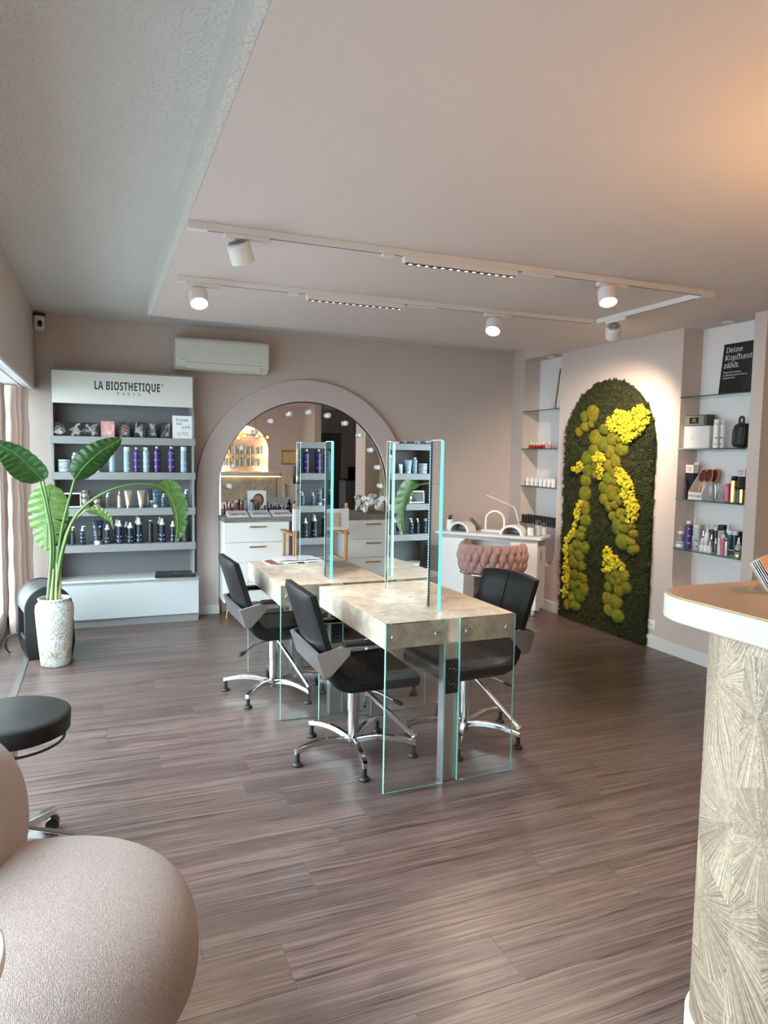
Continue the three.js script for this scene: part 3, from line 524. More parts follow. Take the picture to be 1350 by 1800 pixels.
{
  // top shelf: printed cartons and a framed card
  const art = (sd, pinkish) => std({ roughness: 0.4, map: canvasTex(128, 128, (c, w, h) => {
    let s = sd * 97 + 5; const q = () => (s = (Math.imul(s, 1103515245) + 12345) >>> 0) / 4294967296, tone = (a, al) => pinkish === 1 ? `rgba(${150 + 90 * a},${110 + 70 * a},${105 + 70 * a},${al})` : pinkish === 2 ? `rgba(${40 + 150 * a},${28 + 110 * a},${30 + 105 * a},${al})` : `rgba(${210 * a},${208 * a},${206 * a},${al})`;
    c.fillStyle = pinkish === 1 ? '#b98a88' : '#1c1c1e'; c.fillRect(0, 0, w, h);
    for (let i = 0; i < 9; i++) { c.strokeStyle = tone(0.3 + 0.7 * q(), 0.75); c.lineWidth = 5 + 16 * q(); c.beginPath(); c.moveTo(w * q(), h * q()); c.bezierCurveTo(w * q(), h * q(), w * q(), h * q(), w * q(), h * q()); c.stroke(); }
    c.fillStyle = '#dedede'; c.fillRect(60, 86, 34, 5); c.fillRect(58, 97, 40, 3); c.fillRect(58, 104, 30, 3);
  }) });
  const side = std({ color: lin(0.02, 0.02, 0.022), roughness: 0.4 });
  const look = ['black and white', 'black and white', 'black and white', 'rose coloured', 'dark maroon', 'black and white', 'black and white', 'black and white'];
  const tell = ['with a light swirl, at the window end of the row', 'with pale curves, second from the window end', 'with a bright patch, between a grey one and a rose one', 'with pale fingers-like curves, tallest carton of the row', 'with pink curves, beside the rose one', 'with thin light strokes, touching its neighbour', 'with a white disc, touching its neighbour', 'with flowing strands, beside the framed card'];
  [[105, 24, 23], [133, 28, 23], [161, 26, 23], [190, 24, 27], [219, 19, 26], [246, 21, 27], [267, 17, 25], [292, 20, 27]].forEach(([px, w, h], k) => {
    const p = onShelf(px, 0, 0.07), W = w * 0.0045, Hh = h * 0.0049, t = thing('product_carton', `${look[k]} carton ${tell[k]}`, 'box', p, k < 3 ? 0.12 : -0.05);
    M('carton', B(W, Hh, 0.055, 0, Hh / 2, 0, 0.001), side, t); const pl = new THREE.PlaneGeometry(W * 0.99, Hh * 0.99); pl.translate(0, Hh / 2, 0.0285); M('front_print', pl, art(k + 1, k === 3 ? 1 : k === 4 ? 2 : 0), t);
  });
  const p = onShelf(321.5, 0, 0.05), t = thing('framed_card', 'white framed card with blue and grey lettering on the top shelf', 'card', p, -0.03);
  M('frame', B(0.175, 0.198, 0.014, 0, 0.099, 0, 0.002), white, t);
  const pl = new THREE.PlaneGeometry(0.165, 0.188); pl.translate(0, 0.099, 0.0078);
  M('lettering', pl, std({ roughness: 0.4, map: canvasTex(330, 376, (c, w, h) => { c.fillStyle = '#e6e6e8'; c.fillRect(0, 0, w, h); c.textAlign = 'center'; c.fillStyle = '#3d7fa0'; c.font = 'bold 76px serif'; c.fillText('From', w * 0.46, 90); c.fillStyle = '#4c8096'; c.font = 'bold 66px serif'; c.fillText('me', w * 0.32, 150); c.fillText('with', w * 0.66, 210); c.fillStyle = '#555b66'; c.font = '74px serif'; c.fillText('LOVE', w * 0.5, 330); c.fillRect(w * 0.45, 244, 60, 4); }) }), t);
  // second shelf
  const g2 = 'cans and tubes on the second grey shelf';
  put('jar', 'cream_jar', 0.046, 0.05, P.sky, P.white, onShelf(113, 1, 0.09), 'pale blue cream jar at the bottom of a stack of two', 'jar');
  { const q = onShelf(113, 1, 0.09); q[1] += 0.051; put('jar', 'cream_jar', 0.046, 0.05, P.sky, P.white, q, 'pale blue cream jar on top of a stack of two', 'jar'); }
  put('tube', 'squeeze_tube', 0.085, 0.13, P.blue, P.white, onShelf(150, 1, 0.1), 'broad pale blue tube behind the big leaf', 'tube');
  put('can', 'spray_can', 0.026, 0.16, P.bluePrint, P.white, onShelf(132, 1, 0.11), 'pale blue spray can behind the big leaf, next to the stacked jars', 'can');
  put('tube', 'squeeze_tube', 0.05, 0.085, P.sky, P.white, onShelf(172, 1, 0.07), 'short pale tube half hidden by the leaf tip', 'tube');
  const pb = 'slim pale blue spray can with white cap on second grey shelf';
  for (const [px, h] of [[198, 0.185], [223.5, 0.215], [323, 0.225]]) put('capped', 'spray_can', 0.027, h, P.bluePrint, P.white, onShelf(px, 1, 0.07), pb, 'can', 'pale blue cans on the second grey shelf');
  for (const [px, dz] of [[257.5, 0.06], [254, 0.14]]) put('can', 'spray_can', 0.027, 0.215, P.bluePrint, P.white, onShelf(px, 1, dz), 'pale blue spray can of a pair one behind the other', 'can', 'pair of pale blue cans');
  for (const [px, h, r] of [[240.5, 0.215, 0.024], [276.5, 0.226, 0.028], [301.5, 0.226, 0.028]]) put('can', 'spray_can', r, h, P.purplePrint, P.silver, onShelf(px, 1, 0.07), px < 250 ? 'slim purple can between two pale blue cans' : px < 290 ? 'purple can next to the pair of pale blue cans' : 'purple can between a purple and a pale blue can', 'can', 'purple cans on the second grey shelf');
  // third shelf
  {
    const q = onShelf(126, 2, 0.09), d = thing('smart_display', 'small screen with white bezel standing on the third grey shelf', 'screen', q, 0.12);
    M('bezel', B(0.152, 0.128, 0.014, 0, 0.066, 0, 0.006, 2).rotateX(-0.1), whiteGloss, d); M('screen', B(0.128, 0.1, 0.002, 0, 0.066, 0.0075, 0.001).rotateX(-0.1), blackGloss, d); M('stand', B(0.1, 0.05, 0.05, 0, 0.025, -0.035, 0.01, 2), white, d);
  }
  for (const [px, n] of [[150.5, 3], [171, 2]]) for (let k = 0; k < n; k++) { const q = onShelf(px, 2, 0.07); q[1] += k * 0.05; put('jar', 'metal_jar', 0.034, 0.049, P.champagne, P.silver, q, `metallic jar, ${['bottom', n > 2 ? 'middle' : 'top', 'top'][k]} of the stack of ${n > 2 ? 'three beside the screen' : 'two behind the arching stem'}`, 'jar', 'stacked metallic jars'); }
  put('pump', 'clear_bottle', 0.02, 0.13, P.clear, P.white, onShelf(189, 2, 0.07), 'clear pump bottle behind the arching stem', 'bottle');
  put('pump', 'serum_bottle', 0.021, 0.155, P.champagne, P.gold, onShelf(210.5, 2, 0.06), 'champagne coloured pump bottle on the third grey shelf', 'bottle');
  for (const px of [226, 248.5]) put('tube', 'squeeze_tube', 0.066, 0.145, P.champagne, P.silver, onShelf(px, 2, 0.06), px < 230 ? 'champagne coloured tube next to the champagne pump bottle' : 'champagne coloured tube next to the charcoal tube', 'tube', 'champagne tubes', 0);
  put('tube', 'squeeze_tube', 0.058, 0.16, P.char, P.black, onShelf(262, 2, 0.075), 'charcoal tube with silver band next to the blue one', 'tube', undefined, 0);
  put('tube', 'squeeze_tube', 0.05, 0.15, P.tealPrint, P.white, onShelf(274, 2, 0.06), 'blue tube with white cap on the third grey shelf', 'tube', undefined, 0);
  put('capped', 'clear_bottle', 0.02, 0.06, P.clear, P.white, onShelf(267.5, 2, 0.04), 'little clear pot between the charcoal and the blue tube', 'bottle');
  put('pump', 'pump_bottle', 0.018, 0.12, P.tealPrint, P.white, onShelf(287, 2, 0.07), 'small blue pump bottle behind the hanging leaf', 'bottle');
  put('pump', 'pump_bottle', 0.02, 0.13, P.tealPrint, P.white, onShelf(310, 2, 0.06), 'shorter blue pump bottle beside the hanging leaf', 'bottle');
  put('pump', 'pump_bottle', 0.022, 0.158, P.tealPrint, P.white, onShelf(326.5, 2, 0.06), 'taller blue pump bottle at the arch end of the third shelf', 'bottle');
  // fourth shelf
  const ng = 'navy spray bottles on the lowest grey shelf';
  put('capped', 'blue_bottle', 0.022, 0.15, P.tealPrint, P.white, onShelf(106, 3, 0.08), 'bright blue bottle behind the plant stems', 'bottle');
  put('pump', 'pump_bottle', 0.02, 0.155, P.char, P.silver, onShelf(128, 3, 0.07), 'charcoal pump bottle half behind a plant stem', 'bottle');
  put('pump', 'pump_bottle', 0.022, 0.16, P.navyPrint, P.white, onShelf(145.5, 3, 0.06), 'navy pump bottle standing alone on the lowest grey shelf', 'bottle');
  put('tube', 'squeeze_tube', 0.075, 0.195, P.navyPrint, P.white, onShelf(171.5, 3, 0.06), 'wide navy tube with white cap in front of its twin', 'tube', undefined, 0);
  put('tube', 'squeeze_tube', 0.075, 0.195, P.navyPrint, P.white, onShelf(174, 3, 0.12), 'wide navy tube behind its twin', 'tube', undefined, 0);
  for (const [px, dz, h, r, tell2] of [[189, 0.06, 0.165, 0.022], [206, 0.13, 0.2, 0.021], [210.5, 0.06, 0.2, 0.023], [222.5, 0.14, 0.18, 0.021], [229.5, 0.06, 0.18, 0.025], [241.5, 0.13, 0.225, 0.021], [245, 0.06, 0.22, 0.023], [281, 0.13, 0.215, 0.022], [285.5, 0.06, 0.21, 0.024], [304, 0.06, 0.185, 0.022]].map((a, i) => [...a, ['under the tip of the small yellowing leaf', 'behind a twin, next to the one under the small leaf', 'before its twin, next to the one under the small leaf', 'behind the stout short one', 'short and stout, on the lowest grey shelf', 'behind the tallest one', 'tallest of the row, with a white dot', 'behind its twin beside the slim dark can', 'before its twin beside the slim dark can', 'half covered by the hanging leaf'][i]])) put('spray', 'spray_bottle', r, h, P.navyPrint, P.white, onShelf(px, 3, dz), 'navy white-capped bottle ' + tell2, 'bottle', ng);
  put('can', 'slim_can', 0.022, 0.2, P.brown, P.silver, onShelf(265, 3, 0.06), 'slim dark can with silver stripe of light and chrome top', 'can');
  for (const [px, dz] of [[325.5, 0.06], [321, 0.13]]) put('can', 'slim_can', 0.025, 0.225, P.char, P.silver, onShelf(px, 3, dz), 'charcoal can with clear top of a pair at the end of the lowest shelf', 'can', 'pair of charcoal cans');
  // laptop on the cabinet
  const a = atY(283, 1014, 0.41), lp = thing('laptop', 'closed black laptop with small white emblem on the low cabinet', 'laptop', [0.60, 0.4055, -6.385], -0.1);
  M('base', B(0.34, 0.011, 0.25, 0, 0.005, 0, 0.004, 2), black, lp); const lid = M('lid', B(0.34, 0.008, 0.25, 0, 0.0155, 0, 0.003, 2), std({ color: lin(0.02, 0.021, 0.024), roughness: 0.3 }), lp);
  M('emblem', [C(0.011, 0.011, 0.0006, 0, 0.0196, 0.002), S(0.004, 0.003, 0.0198, -0.010, 1, 0.1, 1.4)], white, lid);
}
// ---------------------------------------------------------------- air conditioner
{
  const a = atZ(308, 590, -6.38), b = atZ(473, 604, -6.38), c = atZ(308, 648, -6.38), w = b.x - a.x, h = a.y - c.y, y0 = c.y, t = thing('air_conditioner', 'white wall-mounted air conditioner above the arch', 'air conditioner', [(a.x + b.x) / 2, y0, ZB]);
  const acm = std({ color: lin(0.66, 0.66, 0.60), roughness: 0.4 });
  const s = new THREE.Shape(); s.moveTo(0, 0.02); s.lineTo(0, h); s.lineTo(0.17, h); s.quadraticCurveTo(0.215, h, 0.22, h * 0.85); s.lineTo(0.225, h * 0.3); s.quadraticCurveTo(0.22, 0.03, 0.16, 0); s.lineTo(0.02, 0); s.closePath();
  M('casing', ext(s, w, 0.006, 2).rotateY(-PI / 2), acm, t);
  M('flap', B(w * 0.8, 0.052, 0.012, 0.01, 0.036, 0.213, 0.004).rotateX(0.0), acm, t);
  M('flap_gap', B(w * 0.81, 0.003, 0.01, 0.01, 0.066, 0.2175, 0), std({ color: lin(0.12, 0.12, 0.11) }), t);
  const pl = new THREE.PlaneGeometry(0.06, 0.015).translate(-w / 2 + 0.06, 0.088, 0.2275); M('lettering', pl, std({ roughness: 0.4, map: canvasTex(256, 64, (c2, W, H) => { c2.fillStyle = '#d5d5cd'; c2.fillRect(0, 0, W, H); c2.fillStyle = '#2a2a2a'; c2.font = 'bold 46px sans-serif'; c2.textAlign = 'center'; c2.fillText('Panasonic', W / 2, 48); }) }), t);
}
// ---------------------------------------------------------------- security camera and its cable duct
{
  const t = thing('security_camera', 'white security camera with black lens face in the corner under the ceiling', 'camera', [-0.45, 2.46, -6.49]);
  M('body', L([[0, 0], [0.036, 0.004], [0.042, 0.03], [0.042, 0.11], [0.036, 0.12], [0, 0.12]], 24), white, t);
  M('mount', [C(0.05, 0.05, 0.02, 0, 0.12, 0), B(0.05, 0.016, 0.1, 0, 0.135, -0.05, 0.003)], black, t);
  M('lens', [S(0.026, 0.006, 0.055, 0.026, 0.9, 1.5, 0.8), S(0.008, 0.006, 0.07, 0.047)], blackGloss, t);
  one('cable_duct', B(0.012, 0.5, 0.012, -0.484, 2.24, -6.585, 0.002), wallPaint, 'thin cable duct running down the corner below the camera', 'cable duct');
}
// ---------------------------------------------------------------- curtain, heater, plant
function drape(w, h, folds, amp, sd, flare = 0) {   // hanging cloth in x,y with depth along z; origin at top middle
  const g = new THREE.PlaneGeometry(w, h, folds * 12, 24), p = g.attributes.position, ph = lattice(folds, 1, sd);
  for (let i = 0; i < p.count; i++) { const u = p.getX(i) / w + 0.5, v = 0.5 - p.getY(i) / h, a = u * folds * 2 * PI; const k = amp * (0.75 + 0.5 * ph(u, 0)) * (0.8 + 0.3 * v); p.setXYZ(i, p.getX(i) * (1 + flare * v) + 0.006 * Math.sin(a * 0.5 + v * 5), -v * h, k * Math.sin(a + 0.5 * Math.sin(v * 3 + u * 9)) + 0.004 * Math.sin(v * 40 + a)); }
  g.computeVertexNormals(); return g;
}
const curtainCloth = phy({ color: lin(0.60, 0.48, 0.43), roughness: 0.85, sheen: 0.3, sheenRoughness: 0.5, sheenColor: lin(0.9, 0.8, 0.75), transmission: 0.18, thickness: 0, side: THREE.DoubleSide });
{
  const t = thing('curtain', 'dusty pink satin curtain gathered at the end of the shop window', 'curtain', [-0.605, 1.985, -6.30]);
  M('cloth', drape(0.32, 1.95, 4, 0.032, 3, 0.12).rotateY(-2.0), curtainCloth, t);
}
{
  // black fan heater: barrel top, open side with a white tank
  const t = thing('fan_heater', 'black floor heater with rounded top beside the plant pot', 'heater', [-0.382, 0, -5.70], 0.21);
  const s = new THREE.Shape(); s.moveTo(-0.16, 0.0); s.lineTo(-0.18, 0.12); s.lineTo(-0.18, 0.36); s.absarc(-0.02, 0.36, 0.16, PI, 0, true); s.lineTo(0.15, 0.1); s.lineTo(0.13, 0.0); s.closePath();
  M('end_cheek', ext(s, 0.03, 0.006, 2, [], 20).translate(0, 0, 0.195), black, t); M('end_cheek', ext(s, 0.03, 0.006, 2, [], 20).translate(0, 0, -0.195), black, t);
  const arc = new THREE.Shape(); arc.moveTo(-0.175, 0.33); arc.lineTo(-0.175, 0.36); arc.absarc(-0.02, 0.36, 0.155, PI, 0, true); arc.lineTo(0.135, 0.12); arc.lineTo(0.12, 0.12); arc.lineTo(0.12, 0.36); arc.absarc(-0.02, 0.36, 0.14, 0, PI, false); arc.lineTo(-0.16, 0.33); arc.closePath();
  M('hood', ext(arc, 0.36, 0, 1, [], 24), std({ color: lin(0.10, 0.105, 0.11), roughness: 0.35, metalness: 0.6 }), t);
  M('base', B(0.30, 0.12, 0.36, -0.015, 0.062, 0, 0.008, 2), black, t); M('core', B(0.2, 0.3, 0.35, 0.0, 0.27, 0, 0.004), black, t);
  M('tank', B(0.02, 0.09, 0.05, -0.105, 0.26, 0.07, 0.006), std({ color: lin(0.5, 0.6, 0.65), roughness: 0.2 }), t); M('tray', B(0.05, 0.02, 0.12, -0.12, 0.2, 0.03, 0.004), black, t);
  one('power_cord', T([V(-0.57, 0.17, -5.62), V(-0.63, 0.15, -5.62), V(-0.66, 0.07, -5.64), V(-0.64, 0.006, -5.7), V(-0.7, 0.006, -6.0)], 0.0045, 30, 6), black, 'black power cord looping from the heater to the floor', 'cord');
  one('wall_cable', T([V(-0.36, 1.15, -6.594), V(-0.37, 0.9, -6.594), V(-0.40, 0.75, -6.593), V(-0.43, 0.5, -6.593), V(-0.45, 0.25, -6.594)], 0.0022, 30, 5), std({ color: lin(0.5, 0.48, 0.47) }), 'thin cable down the wall behind the plant', 'cable');
}
{
  const c = [-0.312, 0, -5.31], t = thing('potted_plant', 'tall banana-like plant in a speckled white stone pot', 'plant', c);
  const prof = [[0, 0], [0.088, 0], [0.094, 0.006], [0.098, 0.03], [0.112, 0.2], [0.122, 0.34], [0.125, 0.39], [0.12, 0.425], [0.104, 0.445], [0.100, 0.45], [0.106, 0.463], [0.108, 0.47], [0.102, 0.474], [0.092, 0.465], [0.09, 0.42], [0, 0.42]];
  const potG = L(prof, 56); { const p = potG.attributes.position, uv = potG.attributes.uv; for (let i = 0; i < p.count; i++) uv.setY(i, p.getY(i) / 0.475); }
  M('pot', potG, std({ map: potTex, color: lin(0.72, 0.73, 0.73), roughness: 0.85, bumpMap: potBump, bumpScale: 0.003 }), t);
  const soil = []; for (let k = 0; k < 90; k++) { const a = rnd(0, 2 * PI), r = 0.085 * Math.sqrt(rnd()); soil.push(B(rnd(0.008, 0.02), 0.006, rnd(0.006, 0.012), 0, 0, 0, 0).rotateY(rnd(0, 6)).rotateX(rnd(-0.4, 0.4)).translate(r * Math.cos(a), 0.437 + rnd(0, 0.012), r * Math.sin(a))); }
  const bark = M('bark_mulch', [C(0.09, 0.09, 0.015, 0, 0.42, 0), ...soil], std({ color: lin(0.14, 0.065, 0.035), roughness: 0.95 }), t); bark.userData.kind = 'stuff';
  const rel = (x, y, dz = 0) => { const q = atZ(x, y, c[2] + dz); return V(q.x - c[0], q.y, dz); };
  const stemM = std({ color: lin(0.095, 0.18, 0.04), roughness: 0.4 }), oldM = std({ color: lin(0.42, 0.42, 0.2), roughness: 0.6 });
  const leafTex = (sd, a, b2) => { const n = lattice(90, 3, sd), f = fbm(4, 40, 2, sd + 1); return tex(256, 512, (u, v) => { const d = Math.abs(u - 0.5) * 2; const rib = step(0.42, 0.6, n((v + d * 0.18) , u)) ; let k = mix(a, b2, rib * 0.5 + f(u, v) * 0.4); if (d < 0.035) k = mix(k, rgb(196, 214, 140), 0.75); return k; }, true); };
  const mk = (sd, a, b2) => { const m = phy({ map: leafTex(sd, a, b2), roughness: 0.32, side: THREE.DoubleSide, transmission: 0.22, thickness: 0 }); m.map.repeat.set(1, 1); return m; };
  const dark = mk(201, rgb(28, 64, 20), rgb(54, 96, 36)), mid = mk(203, rgb(58, 96, 40), rgb(100, 134, 66)), lite = mk(205, rgb(80, 116, 48), rgb(126, 156, 80));
  const stem = (pts, r0, r1, m = stemM) => { const cv = new THREE.CatmullRomCurve3(pts), n = 28, g = new THREE.TubeGeometry(cv, n, 1, 8, false), p = g.attributes.position; for (let i = 0; i <= n; i++) { const o = cv.getPointAt(i / n), r = r0 + (r1 - r0) * i / n; for (let j = 0; j <= 8; j++) { const q = i * 9 + j; p.setXYZ(q, o.x + (p.getX(q) - o.x) * r, o.y + (p.getY(q) - o.y) * r, o.z + (p.getZ(q) - o.z) * r); } } g.computeVertexNormals(); M('stem', g, m, t); };
  // leaf blade along a spine; side = direction of the blade's width; cuts are tears along the veins
  const leaf = (pts, w, m, side, o = {}) => {
    const cv = new THREE.CatmullRomCurve3(pts), n = 40, k = 10, pos = [], uv = [], ix = [], sd = side.clone().normalize(), bend = o.bend ?? 0.25;
    const wid = (s) => w * Math.pow(Math.sin(PI * Math.pow(clamp(s), o.p ?? 0.72)), o.q ?? 0.62);
    for (let i = 0; i <= n; i++) {
      const s = i / n, c0 = cv.getPointAt(s), tg = cv.getTangentAt(s), nr = new THREE.Vector3().crossVectors(tg, sd).normalize(), sv = new THREE.Vector3().crossVectors(nr, tg).normalize();
      for (let j = 0; j <= k; j++) {
        const f = j / k * 2 - 1; let W = wid(s) * (f < 0 ? (o.l ?? 1) : (o.r ?? 1));
        const cut = (o.cuts ?? []).reduce((z, [cs, sgn, dp]) => sgn * f > 0 ? Math.max(z, Math.max(0, 1 - Math.abs(s - cs) / 0.022) * dp) : z, 0); W *= 1 - cut;
        const q = c0.clone().addScaledVector(sv, f * W).addScaledVector(nr, bend * W * f * f * -1 + 0.004 * Math.sin(s * 60 + f * 3) * Math.abs(f)).addScaledVector(tg, Math.abs(f) * W * 0.25);
        pos.push(q.x, q.y, q.z); uv.push(j / k, s);
      }
    }
    for (let i = 0; i < n; i++) for (let j = 0; j < k; j++) { const a = i * (k + 1) + j; ix.push(a, a + 1, a + k + 1, a + 1, a + k + 2, a + k + 1); }
    const g = new THREE.BufferGeometry(); g.setAttribute('position', new THREE.Float32BufferAttribute(pos, 3)); g.setAttribute('uv', new THREE.Float32BufferAttribute(uv, 2)); g.setIndex(ix); g.computeVertexNormals();
    const lf = M('leaf', g, m, t); M('midrib', new THREE.TubeGeometry(cv, 30, 0.004, 6), stemM, lf); return lf;
  };
  const base = (dx, dz = 0) => V(dx, 0.43, dz);
  stem([base(-0.01, 0.01), rel(101, 985, 0.01), rel(110, 925, 0.01), rel(131, 843, 0.02)], 0.017, 0.007);
  leaf([rel(131, 843, 0.02), rel(150, 818, 0.03), rel(176, 795, 0.03), rel(214, 771, 0.0)], 0.098, dark, V(-0.62, 0.75, 0.25), { r: 0.9, p: 0.62, bend: 0.3 });
  stem([base(-0.03, -0.01), rel(95, 960, 0), rel(87, 900, 0), rel(76, 842, 0)], 0.016, 0.006);
  leaf([rel(76, 845, 0.0), rel(55, 822, 0.05), rel(25, 795, 0.1), rel(-20, 775, 0.12)], 0.115, dark, V(0.3, 0.8, 0.55), { bend: 0.45, p: 0.6 });
  stem([base(-0.04, 0.02), rel(90, 955, 0.03), rel(82, 895, 0.03), rel(70, 845, 0.03)], 0.014, 0.006);
  leaf([rel(88, 850, -0.03), rel(85, 880, -0.05), rel(83, 925, -0.06), rel(82, 968, -0.04)], 0.135, lite, V(1, 0.05, 0.2), { bend: 0.15, p: 0.62, cuts: [[0.42, -1, 0.75], [0.5, 1, 0.7], [0.66, -1, 0.7], [0.3, 1, 0.35], [0.72, 1, 0.6]] });
  stem([base(0.0, 0.03), rel(112, 960, 0.04), rel(135, 905, 0.05), rel(180, 868, 0.06), rel(235, 851, 0.06), rel(275, 853, 0.05)], 0.017, 0.006);
  leaf([rel(272, 852, 0.05), rel(295, 864, 0.05), rel(309, 895, 0.05), rel(312, 925, 0.06), rel(309, 953, 0.06)], 0.09, mid, V(-0.95, 0.2, 0.1), { r: 0.35, l: 1, bend: 0.2, p: 0.6, cuts: [[0.62, -1, 0.8]] });
  stem([base(0.02, 0.0), rel(108, 975, 0), rel(122, 925, 0), rel(150, 898, 0)], 0.010, 0.005, oldM);
  leaf([rel(150, 898, 0.0), rel(172, 897, 0.02), rel(190, 910, 0.03), rel(200, 930, 0.03)], 0.05, lite, V(-0.3, 0.9, 0.2), { bend: 0.4, r: 0.5 });
  for (const [dx, dz, x, y] of [[0.03, 0.03, 107, 1000], [0.012, 0.04, 100, 990], [-0.02, 0.04, 94, 1000]]) stem([base(dx, dz), rel(x, y, dz)], 0.014, 0.004, oldM);
}
// ---------------------------------------------------------------- arch mirror, its bulbs and the dressing console
{
  const t = thing('arch_mirror', 'large round-topped dressing mirror inside the taupe arch', 'mirror', [ARC.x, 0, ZB]);
  const R = ARC.ri - 0.002, s = new THREE.Shape(); s.moveTo(-R, 0.917); s.lineTo(-R, ARC.y); s.absarc(0, ARC.y, R, PI, 0, true); s.lineTo(R, 0.917); s.closePath();
  M('mirror_pane', ext(s, 0.005, 0, 1, [], 64).translate(0, 0, 0.006), mirrorMat, t);
  const r = new THREE.Shape(); r.moveTo(-R, 0.917); r.lineTo(-R, ARC.y); r.absarc(0, ARC.y, R, PI, 0, true); r.lineTo(R, 0.917); r.lineTo(R - 0.008, 0.917); r.lineTo(R - 0.008, ARC.y); r.absarc(0, ARC.y, R - 0.008, 0, PI, false); r.lineTo(-R + 0.008, 0.917); r.closePath();
  M('mirror_rim', ext(r, 0.006, 0, 1, [], 64).translate(0, 0, 0.0118), black, t);
  const bulbM = std({ color: lin(0.82, 0.82, 0.82), roughness: 0.25 });
  for (let k = 0; k < 15; k++) {
    const a = -12 + k * (204 / 14), x = 0.02 + 0.755 * Math.cos(D(a)), y = ARC.y + 0.74 * Math.sin(D(a)) + (a < 0 || a > 180 ? 0.0 : 0);
    const b = M('bulb', S(0.026, x, y, 0.042, 1, 1, 1, 18), bulbM, t); M('bulb_base', C(0.016, 0.014, 0.014, 0, 0, 0).rotateX(PI / 2).translate(x, y, 0.010), white, b);
  }
  one('mirror_light_strip', B(0.01, 0.52, 0.012, ARC.x - ARC.ri + 0.018, 1.14, ZB + 0.02, 0.002), std({ color: lin(0.8, 0.9, 0.9), emissive: lin(0.85, 0.95, 1), emissiveIntensity: 1.2 }), 'bright vertical light strip inside the window-side edge of the arch', 'light strip');
}
{
  const gw = std({ map: greyWoodTex, roughness: 0.5 });
  one('console_worktop', uvm(B(1.672, 0.042, 0.31, ARC.x, 0.894, -6.438, 0.003)), gw, 'grey wood worktop spanning the two drawer chests in the arch', 'worktop');
  const chest = (x0, x1, label) => {
    const w = x1 - x0, t = thing('drawer_chest', label, 'drawers', [(x0 + x1) / 2, 0, -6.43]), dep = 0.27, y0 = 0.145, y1 = 0.871;
    M('body', B(w, y1 - y0, dep, 0, (y0 + y1) / 2, 0, 0.002), white, t);
    const n = 4, h = (y1 - y0) / n;
    for (let k = 0; k < n; k++) {
      const d = M('drawer', B(w - 0.004, h - 0.006, 0.018, 0, y0 + h * (k + 0.5), dep / 2 + 0.009, 0.002), whiteGloss, t);
      M('handle', [rod(V(-0.075, 0, 0), V(0.075, 0, 0), 0.0065, 10), rod(V(-0.06, 0, 0), V(-0.06, 0, -0.03), 0.004), rod(V(0.06, 0, 0), V(0.06, 0, -0.03), 0.004)].map((g) => g.translate(0, y0 + h * (k + 0.78), dep / 2 + 0.045)), brass, d);
    }
    for (const sx of [-1, 1]) for (const sz of [-1, 1]) M('leg', [rod(V(sx * (w / 2 - 0.05), y0, sz * 0.1), V(sx * (w / 2 - 0.025), 0, sz * 0.11), 0.011, 10, 0.007), ext([[0, 0], [-0.05, 0], [-0.02, -0.03], [-0.004, -0.08]], 0.006, 0.001).scale(sx, 1, 1).translate(sx * (w / 2 - 0.048), y0, sz * 0.1)], brass, t);
  };
  chest(1.008, 1.60, 'white chest of drawers with brass handles under the make-up trays');
  chest(2.165, 2.675, 'white chest of drawers with brass handles under the white flowers');
  // make-up trays
  const trayM = std({ color: lin(0.66, 0.66, 0.68), roughness: 0.25 });
  [[1.145, 'lip colours in a short row'], [1.345, 'dark bottles and the portrait board behind'], [1.545, 'black pencils and pots']].forEach(([x, txt], k) => {
    const t = thing('makeup_tray', 'sloping white display tray with ' + txt, 'display tray', [x, 0.915, -6.385]);
    const g = ext([[-0.075, 0.0], [0.075, 0.0], [0.075, 0.012], [-0.075, 0.05]], 0.185, 0.002).rotateY(-PI / 2); M('tray', g, trayM, t);
    M('dark_recess', B(0.13, 0.004, 0.016, 0, 0.028, 0.028, 0.001).rotateX(0.0), black, t); M('price_card', B(0.06, 0.003, 0.014, 0.02, 0.0225, 0.05, 0), white, t);
  });
  const lip = (x, z, m, h, label, group) => put('capped', 'lip_colour', 0.008, h, m, m === P.red ? P.silver : P.black, [x, 0.916, z], label, 'lipstick', group);
  [1.075, 1.10, 1.15, 1.175, 1.20, 1.215].forEach((x, k) => lip(x, -6.50, k % 2 ? P.black : P.red, 0.1 + 0.02 * (k % 3), 'slim lip colour tube standing behind the first tray', 'lip colours on the console'));
  [1.30, 1.33, 1.36, 1.395, 1.42, 1.445].forEach((x, k) => lip(x, -6.50, P.black, 0.06 + 0.03 * ((k * 7) % 3), 'small black make-up tube behind the middle tray', 'black make-up tubes on the console'));
  [1.50, 1.52, 1.545, 1.57, 1.595, 1.615].forEach((x, k) => lip(x, -6.50, k === 5 ? P.red : P.black, 0.05 + 0.018 * ((k * 5) % 3), 'short black pencil or pot behind the last tray', 'short make-up pots on the console'));
  put('capped', 'makeup_bottle', 0.018, 0.15, P.grey, P.black, [1.295, 0.916, -6.47], 'grey make-up bottle with tall black cap before the portrait board', 'bottle');
  put('capped', 'clear_bottle', 0.013, 0.09, P.clear, P.silver, [1.575, 0.916, -6.46], 'tiny clear bottle with silver cap next to the red one', 'bottle');
  const b = thing('portrait_board', 'white standing board with a beauty portrait on the console', 'poster', [1.36, 0.916, -6.555]);
  M('board', B(0.17, 0.225, 0.006, 0, 0.113, 0, 0.001), white, b);
